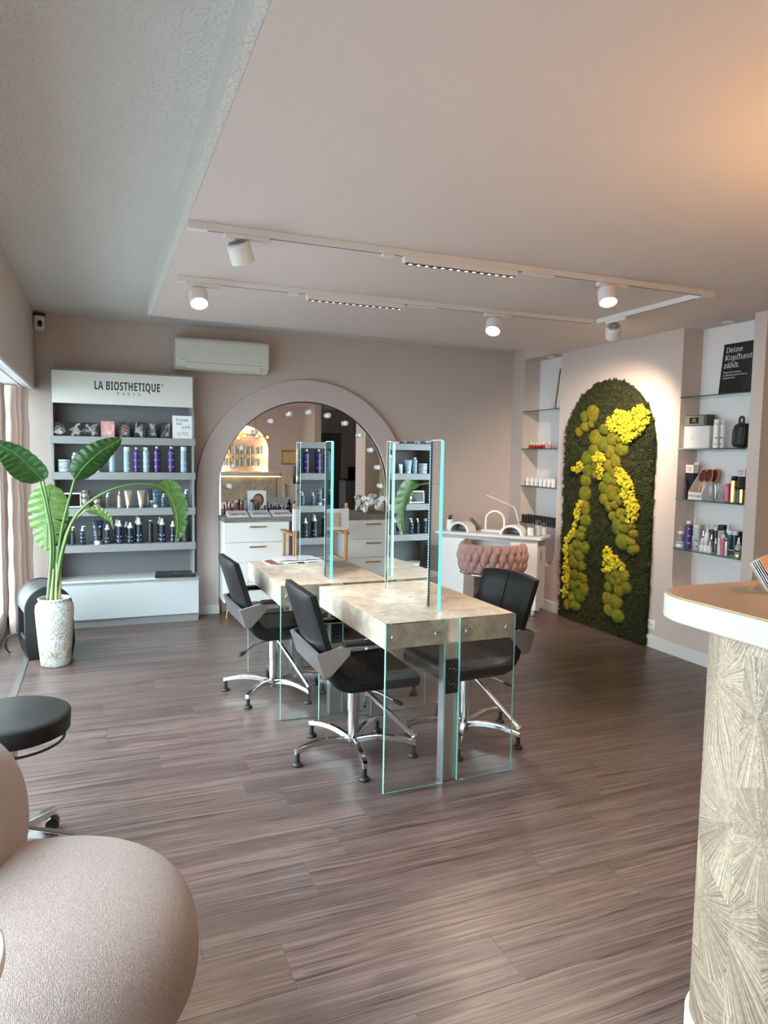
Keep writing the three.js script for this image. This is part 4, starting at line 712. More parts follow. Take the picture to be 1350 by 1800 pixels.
  M('portrait_print', new THREE.PlaneGeometry(0.164, 0.218).translate(0, 0.113, 0.0036), std({ roughness: 0.35, map: canvasTex(164, 218, (c, w, h) => { c.fillStyle = '#d8d6da'; c.fillRect(0, 0, w, h); c.fillStyle = '#4a3c3a'; c.beginPath(); c.ellipse(92, 86, 52, 62, 0.1, 0, 7); c.fill(); c.fillStyle = '#9a7468'; c.beginPath(); c.ellipse(84, 98, 40, 56, 0.08, 0, 7); c.fill(); c.fillStyle = '#8a6458'; c.fillRect(74, 140, 36, 60); c.fillStyle = '#3c2a28'; for (const x of [66, 100]) { c.beginPath(); c.ellipse(x, 92, 10, 4, 0, 0, 7); c.fill(); } c.fillStyle = '#7a3c3c'; c.beginPath(); c.ellipse(84, 128, 12, 5, 0, 0, 7); c.fill(); c.fillStyle = '#b08c80'; c.fillRect(80, 96, 7, 22); }) }), b);
  put('pump', 'brown_bottle', 0.03, 0.13, P.brown, P.black, [1.70, 0.916, -6.49], 'round dark bottle with black pump beside the director chair', 'bottle');
  // white flowers
  const f = thing('white_flowers', 'cluster of white cotton-like flowers at the end of the console', 'flowers', [2.52, 0.915, -6.45]), petal = std({ color: lin(0.74, 0.69, 0.67), roughness: 0.9 });
  for (let k = 0; k < 16; k++) { const x = rnd(-0.13, 0.14), y = rnd(0.03, 0.15), z = rnd(-0.07, 0.07); const gs = []; for (let j = 0; j < 6; j++) { const a = j * PI / 3; gs.push(S(0.02, 0.018 * Math.cos(a), 0.008 * Math.sin(j * 2), 0.018 * Math.sin(a), 1, 0.8, 1, 9)); } gs.push(S(0.016, 0, 0.012, 0, 1, 1, 1, 8)); M('blossom', join(gs).rotateX(rnd(-1, 1)).rotateZ(rnd(-1, 1)).translate(x, y, z), petal, f); }
  M('stems', [...Array(7)].map((_, k) => rod(V(-0.1 + k * 0.035, 0, 0), V(-0.12 + k * 0.042, 0.1, 0.01 * (k % 3)), 0.003, 6)), std({ color: lin(0.12, 0.06, 0.06) }), f);
}
// ---------------------------------------------------------------- director chair
{
  const dw = std({ map: chairWoodTex, roughness: 0.5, color: lin(0.9, 0.9, 0.9) }), canvasM = std({ color: lin(0.72, 0.68, 0.68), roughness: 0.9, bumpMap: clothBump, bumpScale: 0.0008 });
  const z = -5.82, a = atZ(518, 890, z), c = atZ(609, 887, z), x0 = a.x, x1 = c.x, mid = (x0 + x1) / 2, hw = (x1 - x0) / 2;
  const t = thing('director_chair', 'wooden director chair with white canvas back turned to the room', 'chair', [mid, 0, z]);
  for (const s of [-1, 1]) {
    M('back_post', [B(0.024, 0.5, 0.035, s * hw, 0.79, 0, 0.004)], dw, t); M('finial', S(0.017, s * hw, 1.055, 0), dw, t);
    M('arm', B(0.05, 0.02, 0.42, s * (hw + 0.005), 0.80, -0.2, 0.006), dw, t); M('arm_post', B(0.024, 0.3, 0.03, s * hw, 0.65, -0.36, 0.004), dw, t);
    M('seat_rail', B(0.03, 0.05, 0.44, s * (hw - 0.005), 0.55, -0.2, 0.005), dw, t);
    M('foot_rail', B(0.03, 0.03, 0.44, s * hw, 0.016, -0.2, 0.005), dw, t);
    M('cross_leg', rod(V(-s * (hw - 0.02), 0.03, -0.05 - (s > 0 ? 0.03 : 0)), V(s * (hw - 0.02), 0.53, -0.05 - (s > 0 ? 0.03 : 0)), 0.014, 8), dw, t); M('cross_leg', rod(V(-s * (hw - 0.02), 0.03, -0.33 - (s > 0 ? 0.03 : 0)), V(s * (hw - 0.02), 0.53, -0.33 - (s > 0 ? 0.03 : 0)), 0.014, 8), dw, t);
  }
  const g = new THREE.BoxGeometry(hw * 2 + 0.03, 0.185, 0.006, 20, 1, 1), p = g.attributes.position; for (let i = 0; i < p.count; i++) p.setZ(i, p.getZ(i) + 0.022 - 0.02 * (1 - (p.getX(i) / hw) ** 2) * -0.5); g.computeVertexNormals();
  const back = M('canvas_back', uvm(g.translate(0, 0.93, 0)), canvasM, t);
  M('canvas_sleeve', [-1, 1].map((s) => C(0.021, 0.021, 0.185, s * hw, 0.8375, 0.002)).map((g2) => g2), canvasM, back);
  M('back_patch', B(0.27, 0.12, 0.003, 0.02, 0.93, 0.042, 0.001), std({ color: lin(0.45, 0.37, 0.24), roughness: 0.7 }), back, 'tan woven patch');
  M('canvas_seat', B(hw * 2 - 0.02, 0.006, 0.4, 0, 0.565, -0.2, 0.002), canvasM, t);
}
// ---------------------------------------------------------------- manicure desk in the corner
const deskU = V(-0.64, 0, -0.768), deskD = V(0.768, 0, -0.64), DESK = { h: 0.752, p: V(3.765, 0, -5.44), len: 1.06, dep: 0.33 };
const deskTurn = Math.atan2(-deskU.z, deskU.x) + PI;   // local x runs from the far end to the near end of the front
const onDesk = (a, b, y = DESK.h) => DESK.p.clone().addScaledVector(deskU, a).addScaledVector(deskD, b).setY(y);
{
  const o = onDesk(DESK.len / 2, DESK.dep / 2, 0), t = thing('manicure_desk', 'white manicure desk on casters with two pedestals across the corner', 'desk', o, deskTurn), w = DESK.len, d = DESK.dep, h = DESK.h;
  const lam = std({ color: lin(0.72, 0.70, 0.70), roughness: 0.35 });
  M('desk_top', B(w, 0.026, d, 0, h - 0.013, 0, 0.003), lam, t);
  M('fascia', B(w - 0.06, 0.035, 0.012, 0, h - 0.045, d / 2 - 0.03, 0.001), std({ color: lin(0.5, 0.47, 0.46), roughness: 0.5 }), t);
  for (const s of [-1, 1]) {
    const pw = 0.265, px = s * (w / 2 - 0.035 - pw / 2), y0 = 0.06, y1 = h - 0.06;
    const p = M('pedestal', B(pw, y1 - y0, d - 0.06, px, (y0 + y1) / 2, -0.005, 0.003), lam, t); M('pedestal_door', B(pw - 0.006, y1 - y0 - 0.006, 0.016, px, (y0 + y1) / 2, d / 2 - 0.028, 0.002), whiteGloss, p);
    M('door_handle', rod(V(px + s * (pw / 2 + 0.012), 0.52, 0.05), V(px + s * (pw / 2 + 0.012), 0.62, 0.05), 0.005), steel, p);
    for (const e of [-1, 1]) for (const f of [-1, 1]) { const cx = px + e * (pw / 2 - 0.04), cz = f * (d / 2 - 0.07); const c = M('caster', [C(0.024, 0.024, 0.022, 0, -0.011, 0, 18).rotateZ(PI / 2).translate(cx, 0.025, cz), C(0.02, 0.02, 0.008, cx, 0.05, cz)], whiteGloss, t); M('hub', C(0.009, 0.009, 0.026, 0, -0.013, 0, 10).rotateZ(PI / 2).translate(cx, 0.025, cz), steel, c); }
  }
  M('modesty_panel', B(w - 0.6, 0.4, 0.016, 0, 0.49, -d / 2 + 0.05, 0.002), lam, t);
}
{
  // lamps and tools on the desk
  const uv = (a, b, turn, label) => { const t = thing('nail_lamp', label, 'nail lamp', onDesk(a, b), turn, 'half-round nail lamps'); const s = new THREE.Shape(); s.absarc(0, 0, 0.115, 0, PI, false); s.lineTo(-0.088, 0); s.absarc(0, 0, 0.088, PI, 0, true); s.closePath(); M('shell', ext(s, 0.17, 0.008, 3, [], 24).scale(1, 0.86, 1), whiteGloss, t); M('tray', B(0.18, 0.012, 0.16, 0, 0.006, 0, 0.004), std({ color: lin(0.14, 0.13, 0.13), roughness: 0.3 }), t); const inner = new THREE.Shape(); inner.absarc(0, 0, 0.087, 0, PI, false); inner.closePath(); M('inner_wall', ext(inner, 0.01, 0, 1, [], 20).scale(1, 0.86, 1).translate(0, 0.001, -0.07), std({ color: lin(0.35, 0.34, 0.35), roughness: 0.4 }), t); };
  uv(0.83, 0.12, deskTurn - 0.1, 'white half-round nail lamp at the arch end of the manicure desk');
  uv(0.30, 0.11, deskTurn, 'white half-round nail lamp beside the glass jars');
  // arched dust lamp with base
  const t = thing('arch_desk_lamp', 'white arched table lamp on a flat base on the manicure desk', 'desk lamp', onDesk(0.545, 0.262), deskTurn);
  M('base', B(0.25, 0.02, 0.12, 0.0, 0.01, 0, 0.008, 2), whiteGloss, t); const s = new THREE.Shape(); s.moveTo(0.105, 0); s.lineTo(0.105, 0.09); s.absarc(0, 0.09, 0.105, 0, PI, false); s.lineTo(-0.105, 0); s.lineTo(-0.088, 0); s.lineTo(-0.088, 0.09); s.absarc(0, 0.09, 0.088, PI, 0, true); s.lineTo(0.088, 0); s.closePath();
  M('arch', ext(s, 0.032, 0.003, 2, [], 28).translate(0, 0.018, -0.02), whiteGloss, t);
  const ar = thing('arm_rest', 'grey sloping arm rest on the manicure desk', 'arm rest', onDesk(0.76, 0.29, DESK.h + 0.002), deskTurn); M('pad', B(0.16, 0.022, 0.05, 0, 0.085, 0, 0.008, 2).rotateZ(-0.75).translate(-0.05, 0, 0), std({ color: lin(0.19, 0.165, 0.155), roughness: 0.6 }), ar); M('foot', B(0.05, 0.03, 0.05, 0.0, 0.015, 0, 0.004), std({ color: lin(0.19, 0.165, 0.155), roughness: 0.6 }), ar);
  // thin swan-neck lamp
  const q = onDesk(0.27, 0.27), zz = q.z; const at2 = (x, y) => { const r = atZ(x, y, zz); return V(r.x - q.x, r.y - q.y, 0); };
  const n = thing('swan_neck_lamp', 'thin white swan-neck lamp bending over the manicure desk', 'desk lamp', q);
  M('clamp', B(0.03, 0.03, 0.03, 0, 0.015, 0, 0.004), white, n); M('neck', T([V(0, 0, 0), at2(908, 905), at2(904, 893), at2(893, 887), at2(878, 881)], 0.0055, 40, 8), whiteGloss, n); M('light_bar', rod(at2(894, 887), at2(854, 870), 0.007, 10), whiteGloss, n);
  // jars
  const jar = (a, b, r, h, label, fill) => { const j = thing('glass_jar', label, 'jar', onDesk(a, b)); M('glass', L([[r * 0.9, 0], [r, 0.006], [r, h * 0.82], [r * 0.8, h * 0.88], [r * 0.8, h * 0.9]], 24), clearPlastic, j); M('contents', C(r * 0.85, r * 0.85, h * 0.6, 0, 0.006, 0, 18), fill, j); M('lid', L([[0, h * 0.9], [r * 0.85, h * 0.9], [r * 0.85, h * 0.96], [r * 0.3, h], [0, h]], 20), clearPlastic, j); };
  jar(0.13, 0.10, 0.034, 0.12, 'clear glass jar of white pads', white); jar(0.07, 0.15, 0.032, 0.15, 'clear glass jar with orange sticks', P.clearPrint); jar(0.045, 0.22, 0.032, 0.12, 'clear glass jar with a pale powder puff', P.white); jar(0.16, 0.19, 0.026, 0.07, 'low clear glass pot by the nail lamp', white);
  put('pump', 'soap_dispenser', 0.035, 0.15, P.white, P.black, onDesk(0.98, 0.16), 'white dispenser with black nozzle at the arch end of the manicure desk', 'bottle');
}
// ---------------------------------------------------------------- pink braided chair
{
  const c = V(3.20, 0, -5.35), t = thing('braided_chair', 'dusty pink chair with braided tub back and chrome legs', 'chair', c, 0), pk = std({ color: lin(0.46, 0.27, 0.245), roughness: 0.6, bumpMap: leatherBump, bumpScale: 0.0006 });
  const back = Math.atan2(0.72, -0.69), R = 0.27, n = 15, yC = 0.615;   // the back bulges away from the desk
  const dir = (a) => V(Math.cos(back + a), 0, Math.sin(back + a));
  const puff = (aa, w, h, y, rr, tipUp, tipDown) => {   // spindle-shaped cushion, pointed where asked
    const d = dir(aa), g = new THREE.SphereGeometry(1, 14, 16), p = g.attributes.position;
    for (let i = 0; i < p.count; i++) { const v = p.getY(i), f = v > 0 ? 1 - tipUp * Math.pow(v, 1.3) : 1 - tipDown * Math.pow(-v, 1.3); p.setXYZ(i, p.getX(i) * w * f, v * h, p.getZ(i) * 0.036 * f); }
    g.computeVertexNormals(); g.rotateZ(0.10).rotateY(-(back + aa) - PI / 2);
    M('braid', g.translate(d.x * rr, y, d.z * rr), pk, t);
  };
  for (let k = 0; k < n; k++) {
    const a = (k / (n - 1) - 0.5) * 3.7, hs = 3.7 / (n - 1) / 2;
    puff(a, 0.037, 0.098, yC + 0.012, R + 0.012, 0.75, 0.65);
    puff(a + hs, 0.034, 0.068, yC - 0.055, R + 0.002, 0.8, 0.2);
    puff(a + hs, 0.034, 0.06, yC + 0.068, R + 0.0, 0.2, 0.8);
  }
  const arc = (r, y, a = 1.85, m = 24) => [...Array(m + 1)].map((_, i) => { const d = dir(-a + 2 * a * i / m); return V(d.x * r, y, d.z * r); });
  M('top_roll', T(arc(R - 0.012, yC + 0.10), 0.026, 40, 10), pk, t); M('bottom_roll', T(arc(R - 0.012, yC - 0.095), 0.026, 40, 10), pk, t);
  M('frame_ring', T(arc(R + 0.01, yC - 0.135, 1.9), 0.008, 40, 8), chrome, t);
  M('seat', L([[0, 0.45], [0.17, 0.45], [0.205, 0.465], [0.21, 0.49], [0.19, 0.515], [0, 0.52]], 36), pk, t);
  for (let k = 0; k < 4; k++) { const a = 0.6 + k * PI / 2, d = dir(a); M('leg', T([V(d.x * 0.27, yC - 0.13, d.z * 0.27), V(d.x * 0.12, 0.42, d.z * 0.12), V(d.x * 0.16, 0.2, d.z * 0.16), V(d.x * 0.27, 0.01, d.z * 0.27)], 0.009, 20, 8), chrome, t); }
}
// ---------------------------------------------------------------- glass shelves in the two niches
const SH = [1.962, 1.582, 1.203, 0.826];
const shelfEdge = std({ color: lin(0.02, 0.09, 0.075), roughness: 0.1 });
for (const [z0, z1, wh] of [[-6.245, -5.63, 'niche by the manicure desk'], [-4.116, -3.51, 'niche behind the counter']]) SH.forEach((y, i) => {
  const w = XN - XR + 0.012, t = thing('glass_shelf', `${['topmost', 'second highest', 'second lowest', 'lowest'][i]} clear glass shelf in the ${wh}`, 'shelf', [(XR + XN) / 2 - 0.004, y, (z0 + z1) / 2]);
  M('pane', B(w, 0.008, z1 - z0, 0, -0.004, 0, 0), thickGlass, t);
  M('front_edge', B(0.002, 0.0085, z1 - z0, -w / 2 - 0.001, -0.004, 0, 0), shelfEdge, t, 'dark green polished front edge');
  for (const z of [z0, z1]) for (const x of [-0.06, 0.05]) M('shelf_pin', [rod(V(x, -0.014, z - (z0 + z1) / 2), V(x, -0.014, z - (z0 + z1) / 2 + (z === z0 ? 0.018 : -0.018)), 0.005), C(0.003, 0.003, 0.008, x, -0.014, z - (z0 + z1) / 2 + (z === z0 ? 0.01 : -0.01))], steel, t);
});
const inNiche = (px, i, dx = 0.06) => { const a = atX(px, 700, XR + dx), b = atX(px, 980, XR + dx), f = (SH[i] - a.y) / (b.y - a.y); return [XR + dx, SH[i], a.z + (b.z - a.z) * f]; };
{
  // poster board
  const p = inNiche(1292, 0, 0.15), t = thing('poster_board', 'black standing poster board with white German lettering on the topmost glass shelf', 'poster', p, -PI / 2), w = 0.375, h = 0.37;
  const zc = (inNiche(1259, 0, 0.1)[2] + w / 2); t.position.z = zc; t.position.x = XR + 0.12;
  M('board', B(w, h, 0.008, 0, h / 2, 0, 0.001).rotateX(-0.1), black, t);
  const map = canvasTex(512, 505, (c, W, H) => {
    c.fillStyle = '#141415'; c.fillRect(0, 0, W, H); let s = 11; const q = () => (s = (Math.imul(s, 1103515245) + 12345) >>> 0) / 4294967296;
    for (let i = 0; i < 90; i++) { c.strokeStyle = `rgba(150,150,152,${0.05 + 0.25 * q()})`; c.lineWidth = 1 + 2 * q(); c.beginPath(); const x = 230 + 280 * q(); c.moveTo(x, 0); c.bezierCurveTo(x + 60 * q(), 150, x - 40 + 160 * q(), 300, x + 200 * (q() - 0.3), H); c.stroke(); }
    c.fillStyle = '#e8e8e6'; c.font = '72px serif'; c.fillText('Deine', 30, 86); c.fillText('Kopfhaut', 26, 162); c.fillText('z\u00e4hlt.', 24, 238);
    c.font = '21px sans-serif'; c.fillText('Pflege Deine Kopfhaut', 30, 290); c.fillText('mit Methode und Du siehst es', 30, 318); c.fillText('in Deinem Haar.', 30, 346); c.font = '18px sans-serif'; c.fillText('LA BIOSTHETIQUE', 350, 34);
  });
  M('poster_print', new THREE.PlaneGeometry(w * 0.995, h * 0.995).translate(0, h / 2, 0.0048).rotateX(-0.1), std({ map, roughness: 0.35 }), t);
  // second shelf: two cartons, two white bottles, a black case
  const b1 = thing('white_carton', 'white carton with small grey print on the second glass shelf', 'box', inNiche(1227, 1, 0.10), -PI / 2 + 0.04); M('carton', B(0.27, 0.165, 0.09, 0, 0.0825, 0, 0.002), std({ color: lin(0.7, 0.66, 0.66), roughness: 0.4 }), b1);
  M('print', new THREE.PlaneGeometry(0.26, 0.16).translate(0, 0.0825, 0.0456), std({ roughness: 0.4, map: canvasTex(260, 160, (c, W, H) => { c.fillStyle = '#dad4d3'; c.fillRect(0, 0, W, H); c.fillStyle = '#a8a4a6'; c.font = '20px sans-serif'; c.fillText('ghd', 32, 84); for (const [x, y, l] of [[98, 70, 40], [98, 82, 60], [98, 94, 34]]) c.fillRect(x, y, l, 3); }) }), b1);
  const pb = inNiche(1226, 1, 0.10); pb[1] += 0.1655; const b2 = thing('olive_carton', 'olive and black carton lying on the white carton', 'box', pb, -PI / 2 + 0.02); M('carton', B(0.215, 0.082, 0.08, 0, 0.041, 0, 0.002), std({ color: lin(0.05, 0.045, 0.035), roughness: 0.4 }), b2);
  M('front_panel', B(0.186, 0.07, 0.002, -0.01, 0.041, 0.0405, 0), std({ color: lin(0.22, 0.23, 0.15), roughness: 0.35 }), b2); M('print', new THREE.PlaneGeometry(0.085, 0.045).translate(-0.006, 0.041, 0.0422), std({ map: canvasTex(128, 64, (c, W, H) => { c.fillStyle = '#16160f'; c.fillRect(0, 0, W, H); c.fillStyle = '#dcdccc'; c.font = '26px serif'; c.textAlign = 'center'; c.fillText('ghd', W / 2, 30); c.fillRect(30, 42, 68, 4); }) }), b2);
  for (const [px, dx] of [[1258, 0.06], [1268, 0.1]]) put('capped', 'white_bottle', 0.022, 0.205, P.whitePrint, P.white, inNiche(px, 1, dx), 'tall white bottle with grey print next to the white carton', 'bottle', 'pair of white bottles');
  const cs = thing('zip_case', 'black zipped case with carry handle on the second glass shelf', 'case', inNiche(1301, 1, 0.08), -PI / 2 - 0.5); M('shell', B(0.13, 0.17, 0.10, 0, 0.088, 0, 0.035, 4).rotateX(-0.08), std({ color: lin(0.014, 0.014, 0.014), roughness: 0.55 }), cs); M('zip', [T([V(-0.066, 0.02, 0.01), V(-0.066, 0.15, 0.0), V(0, 0.182, -0.004), V(0.066, 0.15, 0.0), V(0.066, 0.02, 0.01)], 0.004, 30, 6)], std({ color: lin(0.05, 0.05, 0.05), metalness: 0.5, roughness: 0.4 }), cs); M('carry_handle', T([V(-0.04, 0.165, 0), V(-0.03, 0.21, 0), V(0.03, 0.21, 0), V(0.04, 0.165, 0)], 0.008, 24, 8), black, cs); M('badge', B(0.05, 0.06, 0.003, -0.01, 0.1, 0.046, 0.001), std({ color: lin(0.05, 0.048, 0.045), roughness: 0.4 }), cs);
  // third shelf: brush display and styling products
  const dp = thing('brush_display', 'white cardboard counter display with black script lettering, open at the top', 'display', inNiche(1232, 2, 0.09), -PI / 2), card = std({ color: lin(0.68, 0.64, 0.63), roughness: 0.5, side: THREE.DoubleSide });
  M('front_card', B(0.13, 0.055, 0.003, 0, 0.0275, 0.06, 0), card, dp); M('back_card', B(0.13, 0.23, 0.003, 0, 0.115, -0.055, 0), card, dp); M('bottom_card', B(0.13, 0.003, 0.118, 0, 0.0015, 0, 0), card, dp); for (const s of [-1, 1]) M('side_card', ext([[-0.06, 0], [0.055, 0], [0.055, 0.215], [-0.06, 0.055]], 0.003, 0).rotateY(PI / 2).translate(s * 0.065, 0, 0), card, dp);
  M('lettering', new THREE.PlaneGeometry(0.126, 0.05).translate(0, 0.0275, 0.0622), std({ map: canvasTex(252, 100, (c, W, H) => { c.fillStyle = '#d8d2d0'; c.fillRect(0, 0, W, H); c.fillStyle = '#222'; c.font = 'italic bold 42px serif'; c.textAlign = 'center'; c.fillText('Great Lengths', W / 2, 64); }) }), dp);
  const brushWood = std({ map: chairWoodTex, roughness: 0.45 }), rub = std({ color: lin(0.16, 0.02, 0.018), roughness: 0.5 });
  [[-0.035, 0.0], [0.03, 0.012], [0.045, -0.03]].forEach(([x, z], k) => {
    const q = dp.position, b = thing('hair_brush', ['oval wooden hair brush leaning in the display beside the black carton', 'oval wooden hair brush leaning in the middle of the display', 'oval wooden hair brush half hidden behind the other two'][k], 'hair brush', [q.x - z - 0.0, q.y + 0.004, q.z + x], -PI / 2);
    const lean = new THREE.Matrix4().makeRotationX(-0.12).multiply(new THREE.Matrix4().makeRotationZ(-0.16)), tr = (g) => g.applyMatrix4(lean);
    M('handle', tr(L([[0, 0], [0.009, 0.004], [0.011, 0.06], [0.008, 0.11], [0.006, 0.13], [0, 0.13]], 14)), brushWood, b); M('head', tr(S(0.036, 0, 0.175, 0, 1, 1.45, 0.26, 20)), brushWood, b); M('cushion', tr(S(0.031, 0, 0.176, 0.006, 1, 1.45, 0.25, 18)), rub, b);
    const br = []; for (let i = -3; i <= 3; i++) for (let j = -5; j <= 5; j++) if ((i / 3.4) ** 2 + (j / 5.4) ** 2 < 1) br.push(rod(V(i * 0.0085, 0.176 + j * 0.0082, 0.012), V(i * 0.0088, 0.176 + j * 0.0085, 0.024), 0.0011, 4)); M('bristles', tr(join(br)), black, b).userData.kind = 'stuff';
  });
  const cart = (px, i, dx, w, h, label) => { const t2 = thing('hook_carton', label, 'box', inNiche(px, i, dx), -PI / 2); M('carton', B(w, h * 0.76, 0.05, 0, h * 0.38, 0, 0.001), black, t2); M('header', B(w, h * 0.24, 0.05, 0, h * 0.88, 0, 0.001), std({ color: lin(0.68, 0.62, 0.6), roughness: 0.5 }), t2); M('print', new THREE.PlaneGeometry(w * 0.95, h * 0.2).translate(0, h * 0.88, 0.0256), std({ map: canvasTex(128, 64, (c, W, H) => { c.fillStyle = '#d6cecb'; c.fillRect(0, 0, W, H); c.fillStyle = '#7a4a48'; c.font = 'bold 22px serif'; c.textAlign = 'center'; c.fillText('Brush &', W / 2, 28); c.fillText('Comb', W / 2, 52); }) }), t2); M('hang_tab', B(w * 0.6, 0.02, 0.002, 0.02, h + 0.01, -0.02, 0), white, t2); };
  cart(1214, 2, 0.1, 0.075, 0.255, 'black carton with pale header next to the brush display'); cart(1304, 2, 0.12, 0.07, 0.24, 'black carton with pale header at the far end of the third glass shelf');
  put('capped', 'mascara_tube', 0.011, 0.15, P.black, P.black, inNiche(1205, 2, 0.05), 'thin black tube at the front of the third glass shelf', 'bottle');
  const box = thing('clear_box', 'clear acrylic box of hair clips on the third glass shelf', 'box', inNiche(1261, 2, 0.06), -PI / 2); M('acrylic', B(0.1, 0.13, 0.07, 0, 0.066, 0, 0), clearPlastic, box); for (let k = 0; k < 9; k++) M('hair_clip', rod(V(-0.04 + k * 0.01, 0.006, -0.02 + 0.01 * (k % 4)), V(-0.04 + k * 0.0095, 0.08 + 0.02 * (k % 3), -0.02 + 0.012 * (k % 3)), 0.004, 6), k % 3 ? P.silver : P.black, box);
  put('capped', 'pink_bottle', 0.02, 0.13, P.pink, P.pink, inNiche(1278, 2, 0.08), 'see-through pink bottle between clip box and gold can', 'bottle');
  put('capped', 'gold_can', 0.021, 0.185, P.gold, P.black, inNiche(1288.5, 2, 0.05), 'gold can with black cap on the third glass shelf', 'can'); put('capped', 'gold_can', 0.017, 0.115, P.gold, P.black, inNiche(1303.5, 2, 0.05), 'short gold bottle with black cap at the pillar end', 'bottle'); put('capped', 'gold_can', 0.015, 0.11, P.char, P.black, inNiche(1297, 2, 0.06), 'short charcoal bottle with black cap beside the short gold one', 'bottle');
  // lowest shelf
  put('jar', 'cream_jar', 0.036, 0.045, P.sky, P.white, inNiche(1195.5, 3, 0.06), 'flat pale jar at the bottom of the stack beside the purple can', 'jar'); { const q = inNiche(1195.5, 3, 0.06); q[1] += 0.046; put('jar', 'cream_jar', 0.024, 0.075, P.grey, P.white, q, 'grey pot on top of the flat pale jar', 'jar'); }
  put('can', 'spray_can', 0.028, 0.21, P.purplePrint, P.white, inNiche(1209, 3, 0.05), 'purple spray can with white nozzle on the lowest glass shelf', 'can');
  put('dropper', 'long_nozzle_bottle', 0.025, 0.24, P.white, P.white, inNiche(1219, 3, 0.13), 'white bottle with long pointed nozzle behind the purple can', 'bottle'); put('capped', 'clear_bottle', 0.024, 0.19, P.clearPrint, P.white, inNiche(1224, 3, 0.07), 'tall clear printed bottle with white cap', 'bottle'); put('pump', 'clear_bottle', 0.017, 0.11, P.clear, P.white, inNiche(1218, 3, 0.035), 'short clear pump bottle before the tall printed one', 'bottle');
  for (const [px, k] of [[1233, 0], [1240, 1], [1247, 2]]) put('dropper', 'ampoule_bottle', 0.017, 0.085, P.white, P.white, inNiche(px, 3, 0.04), 'small white ampoule bottle in a front row of three', 'bottle', 'three ampoule bottles');
  put('dropper', 'serum_bottle', 0.018, 0.15, P.white, P.silver, inNiche(1235, 3, 0.09), 'white serum bottle with silver top behind the ampoules', 'bottle'); put('pump', 'serum_bottle', 0.02, 0.19, P.white, P.white, inNiche(1242, 3, 0.10), 'taller white pump bottle behind the ampoules', 'bottle'); put('dropper', 'serum_bottle', 0.02, 0.135, P.grey, P.silver, inNiche(1250, 3, 0.08), 'grey serum bottle with silver top behind the ampoules', 'bottle'); put('dropper', 'serum_bottle', 0.016, 0.11, P.clear, P.white, inNiche(1257, 3, 0.05), 'small clear dropper bottle beside the ampoules', 'bottle');
  for (const [px, h] of [[1250, 0.19], [1257.5, 0.185]]) put('capped', 'back_row_bottle', 0.02, h, P.char, P.white, inNiche(px, 3, 0.15), 'dark bottle with white top against the niche back', 'bottle', 'dark bottles at the niche back'); put('jar', 'domed_bottle', 0.028, 0.2, P.char, P.black, inNiche(1267.5, 3, 0.15), 'dark bottle with black dome top against the niche back', 'bottle'); put('pump', 'back_row_bottle', 0.026, 0.21, P.char, P.white, inNiche(1278, 3, 0.14), 'dark pump bottle with white nozzle against the niche back', 'bottle');
  put('tube', 'squeeze_tube', 0.062, 0.165, P.whitePrint, P.white, inNiche(1266, 3, 0.06), 'white tube with grey print beside the pink one', 'tube'); put('capped', 'pink_tube', 0.017, 0.145, P.pink, P.white, inNiche(1269.5, 3, 0.03), 'pink bottle with white cap on the lowest glass shelf', 'bottle'); put('capped', 'silver_tube', 0.014, 0.125, P.silver, P.silver, inNiche(1276, 3, 0.015), 'shiny silver tube at the front edge of the lowest glass shelf', 'tube');
  for (const [px, m] of [[1281.5, P.teal], [1290, P.navy]]) put('capped', 'blue_bottle', 0.021, 0.175, m, P.white, inNiche(px, 3, 0.08), m === P.teal ? 'steel blue bottle with white cap beside the silver tube' : 'navy bottle with white cap near the pillar', 'bottle'); put('capped', 'dark_carton', 0.02, 0.17, P.black, P.black, inNiche(1300, 3, 0.13), 'black cylinder bottle against the pillar', 'bottle'); put('jar', 'metal_jar', 0.022, 0.05, P.clear, P.silver, inNiche(1286, 3, 0.03), 'small clear jar with silver lid next to the silver tube', 'jar'); put('jar', 'metal_jar', 0.024, 0.06, P.champagne, P.silver, inNiche(1297, 3, 0.035), 'small champagne jar with silver lid near the pillar', 'jar'); put('dropper', 'serum_bottle', 0.022, 0.135, P.clearPrint, P.white, inNiche(1297, 3, 0.08), 'clear printed dropper bottle near the pillar', 'bottle');
}
